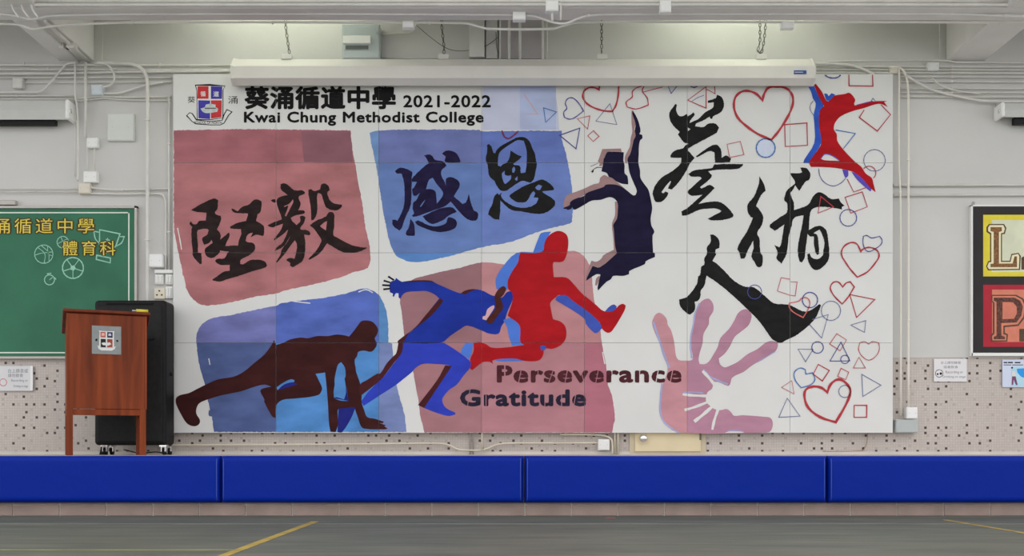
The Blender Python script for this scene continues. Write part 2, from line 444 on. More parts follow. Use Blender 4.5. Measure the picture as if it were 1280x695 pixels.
# ---------------- the mural ----------------
mu = empty('mural', (wx(666, 9), MD-CAMD+0.03, wz(541, MD)), 'wide painted school mural of white panels with silhouettes and calligraphy', 'mural')
MB().box((wx(217.5, MD), MD-CAMD+0.018, wz(540, MD)), (wx(1115, MD), MD-CAMD+0.05, wz(93.5, MD))).build('backing_board', mat('backing', (190, 188, 185), 0.8, 0.0), mu)
for i in range(7):
    for j in range(4):
        g = GAP
        a = (wx(SEAMX[i]+(g if i else 0), MD), MD-CAMD, wz(SEAMY[j+1]-(g if j < 3 else 0), MD))
        c = (wx(SEAMX[i+1]-(g if i < 6 else 0), MD), MD-CAMD+0.018, wz(SEAMY[j]+(g if j else 0), MD))
        MB().box(a, c).build('panel', M_panel, mu)
for i in range(0, 8, 1):
    x = SEAMX[i]+(-2 if i == 7 else 2 if i == 0 else 0)
    MB().box((wx(x, MD)-0.02, MD-CAMD+0.05, wz(530, MD)), (wx(x, MD)+0.02, -0.001, wz(110, MD))).build('wall_batten', M_alu, mu)

def pm(name, c, var=0.05, scale=7.0, st=(1, 1, 2.2)): return mat(name, c, 0.7, var, scale, stretch=st, spec=0.1, detail=6)
INF = 5000
# -- big patches --
p1 = A('217.5,163 300,161.5 400,162.5 438,163 441,190 446,215 452,250 457,285 461,302 463,320 461,333 455,337 440,341 427,346 410,351 390,356 380,358 355,363.5 345,367 320,370.5 300,375.5 270,381 252.5,381 240,373 234,363 230,350.5 227.5,336.5 224,321 220,300 217.5,286')
R_p1 = ragged(smooth(p1), 0.45, 2.2)
t = poly('painted_patch', R_p1, pm('pink_paint', (168, 110, 113), 0.09, 3.5), mu, 1, box=(216, 203.5, INF, INF), sm=False); t['label'] = 'dusty pink patch behind the left calligraphy'
poly('painted_patch', R_p1, pm('pink_top', (158, 100, 107), 0.09, 3.5), mu, 1, box=(216, 92, INF, 203.5), sm=False)
poly('painted_patch', A('376,164 438,164 441,202.5 380,202.5'), pm('mauve_top', (136, 92, 102), 0.07, 4), mu, 2)
p2 = A('462,166 473,163 540,162 600,162.5 601,164 650,163.5 702,163.5 702.5,174 709,199 715,236 715,277 710,280 690,285 672,290 640,302 602,309 570,318 545,324 520,328 505,325 495,319 487.5,304 484,289 480,269 475,239 470,206 464,179')
R_p2 = ragged(smooth(p2), 0.45, 2.2)
for nm, c, bx in (('blue_a', (106, 116, 168), (473.5, 92, 602, 203.5)), ('blue_b', (98, 122, 176), (473.5, 203.5, 602, 316)), ('blue_c', (88, 130, 190), (473.5, 316, 602, INF)),
                  ('blue_d', (98, 116, 180), (602, 92, INF, 203.5)), ('blue_e', (104, 124, 184), (602, 203.5, INF, INF)), ('blue_f', (110, 142, 190), (0, 92, 473.5, INF))):
    t = poly('painted_patch', R_p2, pm(nm, c, 0.07, 4), mu, 1, box=bx, sm=False)
t['label'] = 'blue patch behind the centre calligraphy'
poly('painted_patch', A('603,108 640,107 693,107.5 697,135 699,162.5 603,162.5'), pm('pale_blue', (188, 192, 212), 0.03, 4), mu, 1)
poly('painted_patch', A('640,108 700,108 703,162 650,162'), pm('pale_blue2', (172, 182, 212), 0.05, 4), mu, 2, box=(650, 100, 695, 163))
p3 = A('267.5,540 265,521 261,520 260,503 256,480.5 252.5,468 249,455.5 246,433 246,418 252.5,405.5 265,398 287.5,394 320,387 345,382 352,379 382,375 407,372 432,367 455,360.5 467,364 475,370.5 482,385.5 485,403 485.5,428 490,430 492,455 495,478 500,498 506,520 508,540')
R_p3 = ragged(smooth(p3), 0.4, 2.2)
for nm, c, bx in (('bl_a', (112, 116, 172), (0, 0, 345, 428.5)), ('bl_b', (84, 104, 180), (345, 0, 473.5, 428.5)), ('bl_c', (80, 95, 142), (0, 428.5, 345, INF)),
                  ('bl_d', (80, 132, 192), (345, 428.5, 473.5, INF)), ('bl_e', (114, 128, 174), (473.5, 428.5, INF, INF)), ('bl_f', (86, 132, 184), (473.5, 0, INF, 428.5))):
    t = poly('painted_patch', R_p3, pm(nm, c, 0.1, 4), mu, 1, box=bx, sm=False)
t['label'] = 'blue patch behind the crouching silhouette'
p4 = A('515,350 530.6,345 554.6,339 574,335 602,328 628,330 660,332 700,314 708.7,313.7 721.6,314.5 732,323 738,335 740.6,354 743,376 749,404 752,427 755,444 758,459 760,481 765,495 768,515 768.6,524 767,531 765,540.6 530.3,540.6 527.7,529 525.5,521.7 523,500 521,490 516.5,465 510,440 505,418 503,397 500,376 502,362')
R_p4 = ragged(smooth(p4), 0.3, 2.2)
for nm, c, bx in (('pk_a', (146, 106, 112), (0, 0, 602, 428.5)), ('pk_b', (182, 129, 133), (602, 0, INF, 428.5)), ('pk_c', (158, 113, 119), (0, 428.5, 602, INF)),
                  ('pk_d', (172, 121, 129), (602, 428.5, 730.5, INF)), ('pk_e', (170, 107, 121), (730.5, 428.5, INF, INF))):
    t = poly('painted_patch', R_p4, pm(nm, c, 0.05, 4), mu, 1, box=bx, sm=False)
t['label'] = 'dusty pink patch behind the lettering'
M_wp = mat('white_streak', (210, 210, 207), 0.6, 0.01, 8)
for s_ in ('222,285 225,300 227,312', '229,345 232,358', '445,205 449,232 451,240', '455,262 457,280', '497,450 499,475 502,492', '503,500 506,515', '260,503 262,513', '261,448 262.5,456', '741,382 744,398', '753,440 756,455', '364,376 378,378 388,379', '448,365 458,362 466,366', '404,364 410,360', '708,186 711,205'):
    line('painted_stroke', A(s_), 1.3, M_wp, mu, closed=False, layer=2)

# -- crouching brown figure --
M_brown = pm('brown_paint', (58, 26, 26), 0.12, 6); M_navy2 = pm('navy_leg_paint', (34, 38, 118), 0.08, 6)
P1 = (210, 390, 4.633); P2 = (330, 390, 7.9875); P3 = (330, 460, 7.9875)
body = T(*P1, '45,510 50,495 75,480 120,470 170,445 220,420 290,390 380,375 440,345 500,295 560,245 600,190') + T(*P2, '100,280 118,330 200,305 260,275 370,255 440,262 530,240 640,240 720,225 800,232 850,245 900,185 940,130 980,88 1070,92 1115,130 1140,180 1125,230 1105,265 1125,310 1115,355 1070,397 1000,385 940,400 930,440 905,480 915,560') + \
    T(*P3, '920,40 960,155 975,250 975,340 1000,420 1030,490 1100,505 1195,535 1190,550 1150,548 1220,572 1200,580 1235,605 1200,612 1000,605 965,575 940,500 915,430 905,390 745,405 735,430 740,560 715,640 665,635 650,560 640,380 630,240 620,130 610,45 515,58 550,130 580,200 570,240 545,268 450,290 300,305 180,320 120,380 118,495 90,490 50,430 0,330') + \
    T(*P1, '560,510 535,460 545,445 600,432 560,420 510,430 420,460 370,470 300,485 220,510 180,530 165,560 165,590 185,625 180,650 150,662 110,645 80,600 50,540')
h1 = T(*P2, '770,500 740,525 725,570') + T(*P3, '705,110 705,170 695,240 700,300 760,325 845,330 825,200 805,110') + T(*P2, '815,640 808,555')
h2 = T(*P3, '125,192 200,142 270,112 305,122 300,142 328,162 250,190 135,222')
cf = poly('painted_figure', body, M_brown, mu, 4, [h1, h2]); cf['label'] = 'dark brown crouching silhouette at the lower left'
poly('painted_shadow', T(*P3, '745,405 915,388 870,500 780,640 735,640'), M_navy2, cf, 3)
poly('painted_shadow', T(*P3, '200,165 300,140 330,160 250,195 135,222'), M_navy2, cf, 3)
poly('painted_shadow', T(*P3, '805,95 845,330 700,300 720,290 800,315 820,240'), M_navy2, cf, 5)
# -- blue runner --
R1 = (470, 335, 7.09); R2 = (450, 425, 6.62)
M_run = pm('runner_blue', (30, 50, 146), 0.08, 5); M_run2 = pm('runner_leg_blue', (47, 62, 175), 0.06, 5); M_rb = pm('runner_brown', (70, 30, 34), 0.08, 6)
M_sky = pm('light_blue_paint', (76, 116, 202), 0.05, 5)
run = T(*R1, '200,105 235,123 300,116 400,113 500,120 540,140 620,175 690,205 760,225 800,205 850,190 900,190 960,208 1020,240 1060,250 1110,262 1130,250 1160,215 1200,203 1220,250 1190,330 1160,400 1140,470 1110,520 1085,582 1000,580 950,560 810,510 750,540 660,600 575,662 190,662 360,520 480,370 560,270 520,235 450,205 380,205 270,215 230,245 220,270 203,265 200,225 175,225 160,255 148,250 150,228 125,215 122,195 120,150 135,120 165,110 180,88')
rf = poly('painted_figure', run, M_run, mu, 4, sharp=75); rf['label'] = 'blue running silhouette with outstretched arm'
leg = T(*R2, '345,22 680,22 740,50 830,110 900,165 922,195 915,225 860,290 800,370 740,410 690,470 680,500 700,550 740,580 785,600 790,615 740,628 690,620 600,590 520,558 630,390 755,220 730,207 620,198 520,198 460,230 430,265 350,330 300,370 160,460 30,545 15,500 160,335 200,300 290,180 340,110')
poly('painted_leg', leg, M_run2, rf, 4)
poly('painted_shadow', T(*R1, '570,268 597,290 560,345 470,440 380,510 290,580 240,662 190,662 200,640 350,525 430,430 555,285'), M_rb, rf, 5)
poly('painted_shadow', T(*R2, '318,22 358,22 350,90 330,130 280,190 190,310 160,340 20,450 0,460 0,370 60,330 140,280 170,275 220,195 270,140 300,110'), M_rb, rf, 5)
poly('painted_shadow', T(*R2, '705,210 758,215 740,245 530,562 480,538 640,330'), M_rb, rf, 5)
poly('painted_shadow', T(*R1, '755,222 790,200 850,187 890,190 830,212 790,235'), M_rb, rf, 5)
poly('painted_shadow', T(*R1, '235,122 300,113 400,108 490,113 520,128 480,122 400,120 300,124'), M_rb, rf, 5)
poly('painted_face', T(*R1, '1130,160 1150,175 1150,200 1120,250 1100,262 1125,330 1120,370 1080,420 1030,490 1000,495 980,475 985,450 1030,400 1060,350 1055,300 1050,255 1070,210 1100,175'), pm('face_brown', (74, 36, 34), 0.1, 8), rf, 6)
poly('painted_highlight', T(*R1, '1045,330 1050,350 1000,430 985,465 945,455 945,430 970,420 985,370 1020,340'), pm('face_pink', (205, 165, 172), 0.04, 8), rf, 6)
M_ink = mat('black_ink', (24, 24, 24), 0.6, 0.06, 20, spec=0.1)
for s_ in ('108,75 160,108', '68,112 130,130', '55,152 125,155', '65,190 128,182'):
    line('painted_finger', T(*R1, s_), 2.4, M_ink, rf, closed=False, layer=5)
# -- red seated jumper --
S1 = (580, 280, 5.79); S2 = (580, 370, 5.818)
M_red = pm('red_paint', (164, 24, 31), 0.08, 5)
red = T(*S1, '540,208 575,190 580,150 600,100 640,65 690,50 740,75 755,120 750,190 740,230 715,272 650,275 643,290 645,340 650,385 740,388 780,420 850,500 900,540 960,590 1010,630 1080,630 1120,590 1150,578 1170,590') + \
    T(*S2, '1172,90 1160,120 1080,250 1050,268 1020,255 1000,230 985,190 960,170 880,100 800,55 740,10') + T(*S1, '690,513 665,530 625,570 630,620 642,680') + \
    T(*S2, '650,170 700,185 735,220 745,270 735,320 700,360 640,385 600,380 580,385 575,430 550,465 500,475 430,470 370,455 240,460 205,470 210,495 190,480 140,480 60,540 45,530 50,490 45,460 70,400 70,345 110,335 160,350 200,375 300,375 440,355 410,335 410,240 395,200 320,145') + \
    T(*S1, '320,650 350,560 350,500 320,470 315,430 320,400 350,340 390,280 400,230 410,205 470,212')
rj = poly('painted_figure', red, M_red, mu, 6); rj['label'] = 'bright red silhouette kicking a leg forward'
poly('painted_shadow', T(*S1, '235,470 230,400 280,310 380,210 500,205 540,100 560,65 630,55 600,110 585,190 540,215 420,215 395,290 340,380 325,450 300,480'), M_sky, rj, 5)
poly('painted_shadow', T(*S2, '285,175 340,160 395,205 415,260 415,340 440,352 350,362 325,290 315,230'), M_sky, rj, 5)
poly('painted_shadow', T(*R2, '880,25 937,25 925,90 905,160 830,110 850,60'), M_sky, rj, 3)
M_shin = pm('shin_blue', (62, 82, 168), 0.06, 6)
poly('painted_shadow', T(*S2, '665,30 680,2 740,-5 790,35 880,98 960,165 990,200 1003,235 965,270 940,262 885,200 880,170 800,110 700,50'), M_shin, rj, 7)
poly('painted_shadow', T(*S2, '1025,112 1060,75 1090,62 1110,75 1102,102 1040,127'), M_shin, rj, 5)
poly('painted_shadow', T(*S2, '552,368 575,358 598,370 590,390 562,396'), M_shin, rj, 7)
poly('painted_shadow', T(*S2, '210,452 420,456 432,472 340,474 240,472'), M_sky, rj, 5)
# -- navy leaping player --
N1 = (700, 130, 9.846); N2 = (700, 195, 9.846); N3 = (700, 260, 6.615)
M_nv = pm('navy_paint', (28, 24, 50), 0.14, 6); M_mv = pm('mauve_paint', (152, 122, 122), 0.05, 6)
nav = T(*N1, '890,75 920,120 960,200 985,290 990,340 975,370 1010,380 1015,420 985,450 970,540 970,600 965,680') + T(*N2, '965,90 985,180 990,270 1040,350 1085,410 1110,500 1130,600') + \
    T(*N3, '762,10 750,80 755,145 780,195 765,230 770,370 785,375 785,405 710,440 700,465 575,520 570,548 520,562 440,562 420,590 385,610 315,682 310,660 335,550 300,548 215,603 225,570 270,480 330,490 470,375 455,310 445,180 440,140 470,90 478,10') + \
    T(*N2, '712,600 700,560 660,520 600,508 500,540 390,550 300,600 190,660 165,660 150,630 140,650 90,665 85,655 40,650 50,635 120,605 125,570 180,530 300,490 320,460 420,420 540,380 560,355 660,350 740,370 830,430 900,485 930,480 945,430 910,340 880,270 850,180 838,90') + \
    T(*N1, '830,680 860,620 890,520 905,450 930,390 920,330 930,250 890,120')
nf = poly('painted_figure', nav, M_nv, mu, 4); nf['label'] = 'navy leaping silhouette with one arm raised'
poly('painted_head', T(*N1, '590,590 785,595 780,680') + T(*N2, '778,50 795,120 795,210 830,250 840,350 760,340 690,310 640,270 600,255 575,210 510,190 530,90 540,20') + T(*N1, '545,670 560,630'), M_nv, nf, 4)
for q in (T(*N1, '880,70 895,130 935,230 915,310 935,380 905,450 885,540 835,680') + T(*N2, '835,60 815,90 800,70 800,10') + T(*N1, '820,600 860,520 870,420 890,340 880,230'),
          T(*N1, '520,555 750,548 760,592 590,592 540,680') + T(*N2, '530,90 510,130 480,120 490,90 465,70') + T(*N1, '480,670'),
          T(*N2, '545,235 590,255 640,260 690,310 760,370 830,430 740,385 660,362 560,365 540,395 420,430 300,480 180,540 120,575 115,610 50,638 40,600 80,490 200,440 300,400 420,345 480,330 495,270'),
          T(*N2, '675,560 705,565 720,620') + T(*N3, '480,0 472,90 447,140 452,220 465,310 475,378 410,430 340,490 270,482 213,592 215,560 260,435 300,445 340,420 360,390 445,345 440,250 430,130 455,60')):
    poly('painted_outline', q, M_mv, nf, 3)
poly('painted_outline', T(*N3, '325,560 300,580 290,640 305,640 330,580'), M_mv, nf, 3)
line('painted_stroke', T(*N2, '390,195 415,165 460,140 515,145'), 1.0, M_ink, nf, closed=False, layer=5)
line('painted_stroke', T(*N2, '375,130 420,110 470,92'), 0.9, mat('grey_ink', (120, 118, 115)), nf, closed=False, layer=5)
poly('painted_stroke', T(*N2, '382,190 412,172 412,195 398,208'), M_ink, nf, 5)
# -- hand print --
H1 = (800, 365, 7.111); H2 = (800, 455, 7.111)
hand = T(*H1, '108,270 125,220 145,195 175,185 215,210 240,250 245,290 275,340 300,430 310,500 320,570 345,605 400,610 450,608 470,590 460,520 445,450 450,400 470,300 480,250 500,170 540,90 590,60 620,65 650,110 650,170 615,230 610,290 565,370 555,460 530,540 520,600 530,640 580,640 620,610 650,560 690,490 715,410 790,330 840,250 870,190 920,155 960,160 990,200 985,250 960,300 900,350 840,400 800,480 750,550 700,590 710,640 750,670 800,655 870,620 960,550 1040,510 1110,455 1160,435 1220,445 1225,480 1200,530 1120,580 1000,650') + \
    T(*H2, '920,70 820,120 800,180 780,195 700,160 650,160 640,220 600,250 585,330 620,370 660,400 720,410 770,400 810,430 835,460 910,455 1110,470 1160,480 1180,530 1165,590 1130,608 340,608 210,520 170,420 180,300 200,190 245,60') + T(*H1, '230,600 180,470 120,330')
hp = poly('painted_handprint', hand, pm('hand_pink_left', (188, 136, 144), 0.05, 5), mu, 4, box=(0, 0, 859, INF)); hp['label'] = 'pink hand print with spread fingers'
poly('painted_palm', hand, pm('hand_pink_right', (172, 126, 146), 0.05, 5), hp, 4, box=(859, 0, INF, INF))
M_lav = pm('lavender_paint', (158, 160, 198), 0.05, 6)
for q, wd in ((T(*H1, '120,265 145,350 180,450 225,590 262,676'), 3.2), (T(*H2, '195,170 183,300 180,420 220,525 345,612'), 2.6), (T(*H1, '530,100 490,190 474,290 452,400 450,500 460,590'), 2.2),
              (T(*H2, '560,45 620,110 690,145 780,180'), 2.5), (T(*H2, '380,255 460,250 560,258'), 2.0), (T(*H2, '780,595 850,590 920,603'), 1.6), (T(*H1, '1200,530 1110,585 1040,625'), 1.5)):
    line('painted_outline', q, wd, M_lav, hp, closed=False, layer=5, sm=True)
for q, wd in ((T(*H2, '555,62 600,110 660,180'), 4.2), (T(*H2, '378,270 480,280 610,285'), 3.6), (T(*H2, '395,410 480,385 610,335'), 3.6), (T(*H2, '482,512 560,450 640,380'), 4.6), (T(*H2, '642,585 660,500 695,400'), 3.8), (T(*H1, '1150,0 1150,1'), .1)):
    line('painted_gap', q, wd, M_wp, hp, closed=False, layer=6, sm=True)
poly('painted_gap', T(*H2, '750,612 790,600 880,600 930,612'), M_wp, hp, 6)

# -- brush calligraphy --
M_calb = pm('black_brush_paint', (30, 30, 30), 0.12, 9); M_calr = pm('warm_black_paint', (40, 30, 30), 0.15, 9); M_caln = pm('indigo_black_paint', (32, 26, 58), 0.15, 9)
C1 = (230, 220, 10.667); C2 = (230, 285, 10.667)
ch = poly('painted_character', T(*C1, '95,455 200,390 340,320 410,300 455,325 445,440 415,480 430,515 490,530 495,580 470,650') + T(*C2, '440,20 470,50 490,100 485,155 550,100 600,60 608,100 570,190 550,240 650,235 720,235 735,160 765,80 760,15 620,5') +
     T(*C1, '610,680 700,630 830,600 855,500 720,495 660,480 630,440 650,435 715,470 780,410 860,385 940,315 1000,320 1035,345 1020,480 985,510 960,600 1030,640 1068,680') + T(*C2, '1065,90 1050,105 960,90 890,125 920,60 850,90 820,170 850,190 920,200 950,250 930,310 860,370 760,420 750,480 790,485 880,430 1020,425 1080,450 1110,500 1080,530 900,580 700,650 560,689 480,715 385,700 380,685 450,640 540,580 610,570 610,490 500,495 440,470 415,435 450,410 540,405 580,330 600,315 480,300 475,330 420,380 360,400 300,370 275,300 300,260 380,200 370,160 330,200 270,225 245,170 250,130 310,90 330,30 300,10 190,25 175,60 185,200 185,330 230,335 240,470 215,485 170,440 115,360 120,330 105,200 100,20') + T(*C1, '112,680 80,650 75,630 95,605 120,640 170,640 200,600 290,595 300,490 180,480'), M_calr, mu, 4)
ch['label'] = 'leftmost black brush character on the pink patch'
D1 = (340, 220, 10.667); D2 = (340, 275, 10.667)
ch = poly('painted_character', T(*D1, '115,110 160,98 220,125 280,180 330,195 400,190 440,215 435,240 370,265 355,290 380,360 370,420 350,460 420,458 440,480 430,500 300,530 250,560 270,600 330,655 380,600 370,545 400,530 445,545 430,620') +
     T(*D2, '378,105 385,130 480,140 515,180 500,205 430,195 445,300 440,430 410,540 330,600 280,628 240,610 240,570 195,540 200,520 260,505 300,520 320,440 335,330 305,270 240,350 180,440 70,565 50,560 110,470 130,400 250,210 180,330 70,400 35,410 60,370 150,290 220,120 160,180 50,260 25,275 30,250 110,150 150,50 60,80 0,100 -60,75 0,40 100,5') + T(*D1, '130,580 130,560 90,450 60,340 80,295 160,265 210,255 120,180'),
     M_calr, mu, 4, [T(*D1, '165,400 230,370 280,310 285,350 250,420 190,540 170,530 210,430 215,392 165,415')]); ch['label'] = 'second black brush character on the pink patch'
poly('brush_dot', A('338.5,250.8 341,249.2 344.5,249.2 344.5,253.6 341.5,252.8'), M_calr, ch, 4)
poly('brush_stroke', T(*D1, '485,185 520,175 560,200 640,175 655,120 700,100 750,130 770,190 740,220 760,300 800,350 870,375 930,380 930,415 850,460 730,425 690,340 655,240 610,230 600,300 605,450 570,570 525,595 515,400 485,240'), M_calr, ch, 4)
poly('brush_stroke', T(*D1, '745,500 780,478 825,500 830,600') + T(*D2, '828,100 820,200 880,240 1050,330 1200,365 1265,365 1250,385 1150,425 1000,440 900,410 800,350 735,310 630,450 500,530 485,520 580,420 660,285 640,230 560,120 505,70') + T(*D1, '580,600 720,540'), M_calr, ch, 4, [T(*D2, '640,80 700,30 735,15 720,140 660,100')])
E1 = (480, 180, 10.667); E2 = (480, 235, 10.667)
ch = poly('painted_character', T(*E1, '370,480 400,430 560,280 600,260 550,170 530,155 600,140 640,160 680,210 790,235 835,290 770,350 760,410 800,490 830,560 825,470 860,445 920,450 990,490 1010,550 960,650') + T(*E2, '930,110 1050,215 1095,190 1130,80 1160,200 1200,300 1250,330 1250,400 1220,435 1120,420 1000,310 890,180 820,240 740,270 520,350 400,385 370,370 400,340 385,290 390,200 430,165 480,60 430,105 390,100 375,20') + T(*E1, '400,580 440,505 372,505'),
     M_caln, mu, 4, [T(*E1, '560,605 600,480 650,450 700,530 785,640') + T(*E2, '780,110 705,210 695,100 680,40 620,15'), T(*E2, '555,150 535,190 490,255 480,245 515,195')]); ch['label'] = 'indigo black brush character on the blue patch'
for q in (T(*E1, '150,360 220,315 340,350 380,380 370,440 368,560') + T(*E2, '360,200 330,300 270,430 240,530 205,570 120,500 110,430 130,420 180,440 220,360 265,250 275,100') + T(*E1, '265,500 235,395 165,390'),
          T(*E1, '775,130 830,90 900,92 970,130 1020,230 1000,248 830,245 810,220 820,170'), T(*E2, '515,380 700,290 850,255 920,265 970,320 860,370 800,420 650,480 580,450'),
          T(*E2, '415,450 460,435 600,500 700,512 780,495 830,465 850,400 880,390 960,430 965,510 900,560 760,588 640,570 500,520 440,490'), T(*E2, '355,405 400,480 410,560 410,635 310,635 290,600 330,530')):
    poly('brush_stroke', q, M_caln, ch, 4)
F1 = (600, 160, 12.8); F2 = (600, 210, 10.667)
ch = poly('painted_character', T(*F1, '115,270 145,255 185,300 215,400 245,405 270,350 350,280 500,200 600,150 710,150 790,210 830,310 880,420 895,520 910,590') + T(*F2, '745,20 720,140 680,190 650,190 575,170 520,190 400,270 340,305 270,295 220,230 190,170 130,120 110,20') + T(*F1, '125,600 90,500 105,430 115,370'),
     M_calb, mu, 4, [T(*F1, '290,480 310,400 380,330 500,250 600,195 700,205 740,330 750,420 745,600') + T(*F2, '605,60 545,70') + T(*F1, '645,680 650,640 620,600 560,595 530,580 560,550 620,510 670,455 600,430 490,360 470,480 420,560 370,580 330,620 285,600'),
                     T(*F2, '430,60 430,10 455,-20 470,20 455,65'), T(*F2, '290,80 330,35 330,90 370,105 415,95 410,150 340,215 320,200'), T(*F2, '465,145 500,110 500,165 480,170')]); ch['label'] = 'second black brush character on the blue patch'
poly('brush_stroke', T(*F2, '235,335 250,360 290,330 280,370 330,440 480,520 640,525 740,480 780,410 770,395 710,395 735,340 720,310 690,330 640,420 600,455 500,455 430,420 390,375 410,350 520,280 600,235 720,190 820,155 900,185 980,260 985,295 830,310 840,330 990,430 990,510 850,605 700,605 560,580 420,560 330,490 270,430 270,560 255,689 190,680 110,620 120,570 165,480 190,380'), M_calb, ch, 4, [T(*F2, '735,260 780,220 830,240 800,295 760,290')])
G0 = (810, 105, 9.846); G1 = (810, 165, 9.846); G2 = (810, 225, 9.846)
ch = poly('painted_character', T(*G0, '340,245 355,260 345,320 380,390 430,395 475,370 490,400 560,350 575,380 520,450 510,480 620,430 700,350 800,290 810,225 735,235 735,205 830,175 850,130 910,165 935,240 930,290 895,350 800,400 790,430 765,425 760,400 680,450 590,490 580,520 680,530 740,490 830,488 875,540 850,590') +
     T(*G1, '845,10 720,80 500,200 490,230 520,260 575,320 520,380 480,460 420,560 350,650') + T(*G2, '290,120 245,105 285,20 275,10 215,80 165,150 190,165 215,140 250,160 230,210 160,270 90,270 60,190 60,140 100,50') + T(*G1, '170,560 300,480 400,390 410,320 280,315 275,290 330,230 430,200 460,165 500,145 440,125 375,40') + T(*G0, '370,620 390,590 300,500 270,440 265,350'),
     M_calb, mu, 4, [T(*G0, '487,537 522,555 492,580')]); ch['label'] = 'tall black brush character at the upper right'
poly('brush_stroke', T(*G1, '590,300 700,220 800,160 860,165 900,230 905,320 960,290 1020,325 1010,370 880,380 825,380 815,250 760,235 680,270 600,315'), M_calb, ch, 4)
poly('brush_stroke', T(*G1, '820,400 1170,395 1160,420 1100,455 850,465 740,485 785,530 770,570') + T(*G2, '640,90 660,105 760,60 820,100 740,180 620,295 720,275 860,265 960,320 1050,430 1040,460 900,495 770,495 735,475 880,400 905,380 830,350 720,355 620,370 490,430 420,440 410,390 490,340 670,180 560,195 500,175 490,140 540,90') + T(*G1, '660,570 640,550 540,552 495,520 560,475 700,455 790,440'), M_calb, ch, 4)
J1 = (840, 280, 10.667); J2 = (840, 340, 6.737)
ch = poly('painted_character', T(*J1, '510,140 560,145 610,190 635,250 630,320 580,340 575,390 590,400 540,490 620,550 750,680') + T(*J2, '490,45 560,100 620,125 690,130 790,210 860,265 980,275 1100,330 1160,325 1240,270 1255,280 1200,400 1060,525 1000,555 960,575 910,597 850,570 810,520 730,410 600,280 490,180 380,90 290,30 270,120 240,160 240,205 215,245 190,250 195,310 160,355 130,350 70,290 60,230 125,210 210,100 220,40') + T(*J1, '375,680 390,570 430,540 430,460 465,400 465,310 515,240'),
     M_calb, mu, 4); ch['label'] = 'black two-stroke brush character with a broad right foot'
K1 = (910, 200, 8.533); K2 = (910, 270, 8.533)
ch = poly('painted_character', T(*K1, '665,140 770,140 790,130 770,80 840,90 880,160 860,215 830,225 760,330 715,270 690,320 665,350 670,380 700,450 705,535 850,480 900,400 960,345 1010,355 1100,415 1180,410 1210,460 1245,485 1215,500 1215,530 1120,510 1000,500 925,510 880,550 865,680') +
     T(*K2, '862,150 940,110 1000,110 1050,160 1070,280 1080,400 1065,480 1010,545 950,578 900,560 855,480 845,410 870,400 890,440 950,462 1010,420 1015,370 1030,290 1000,190 975,145 910,185 950,200 965,290 970,400 950,418 930,380 915,290 915,220 870,215 850,190 830,330 815,450 790,495 765,485 745,400 750,290 790,100') +
     T(*K1, '805,590 730,605 690,640 680,700') + T(*K2, '650,200 625,400 570,508 515,450 530,400 495,310 545,335 565,300 600,90 500,160 445,120 450,90 560,10') + T(*K1, '625,560 630,460 600,430 610,370 640,310 705,262 715,230 670,160'), M_calb, mu, 4); ch['label'] = 'black brush character at the right, beside the hearts'
poly('brush_stroke', T(*K1, '335,175 380,250 400,330 355,370 300,490 350,550 375,610') + T(*K2, '360,100 310,180 335,240 345,390 370,430 365,520 340,545 310,540 280,490 250,430 270,350 270,260 200,390 175,450 135,455 120,390 100,350 140,260 200,170 265,20') + T(*K1, '240,605 210,550 210,470 270,400 330,250'), M_calb, ch, 4)
# -- red jumper at the upper right --
L1 = (1000, 95, 10.667); L2 = (1000, 150, 7.317)
M_bs = pm('cobalt_paint', (48, 84, 178), 0.07, 6); M_vi = pm('violet_paint', (88, 74, 172), 0.07, 6)
jf = poly('painted_figure', T(*L1, '185,120 210,105 290,210 350,330 380,340 430,290 460,262 600,240 650,225 690,250 735,320 720,370 730,395 950,345 1050,335 1160,335 1120,350 1170,415 1080,375 1000,380 850,430 700,470 540,540 470,620 450,680') + T(*L2, '310,90 335,130 340,190 395,270 500,380 560,430 600,490 655,530 670,580 690,660 640,620 600,570 540,510 470,470 330,440 170,430 100,430 85,400 90,370 190,230 190,150') + T(*L1, '255,680 260,470 320,400 250,280'),
     M_red, mu, 6, [T(*L2, '190,355 230,310 290,330 360,375 220,368')]); jf['label'] = 'small red jumping silhouette in the top right corner'
poly('painted_shadow', T(*L1, '105,135 185,135 230,230 300,350 310,420 260,470 255,600') + T(*L2, '190,100 195,210 95,370 90,395 30,395 40,360 130,210 130,30') + T(*L1, '180,520 210,370 170,300 150,220'), M_bs, jf, 5)
poly('painted_shadow', T(*L1, '320,235 360,240 380,270 420,230 470,250 430,290 385,335 350,320'), M_bs, jf, 5)
poly('painted_shadow', T(*L2, '470,475 540,500 650,620 645,655 600,620 520,545'), M_vi, jf, 5)
poly('painted_shadow', T(*L2, '385,450 440,462 440,510 415,535 400,500'), M_vi, jf, 5)
poly('painted_shadow', T(*L1, '750,385 960,333 985,345 800,400'), M_vi, jf, 5)
line('painted_stroke', T(*L2, '190,355 230,312 300,330 360,372'), 1.0, M_bs, jf, closed=False, layer=7)
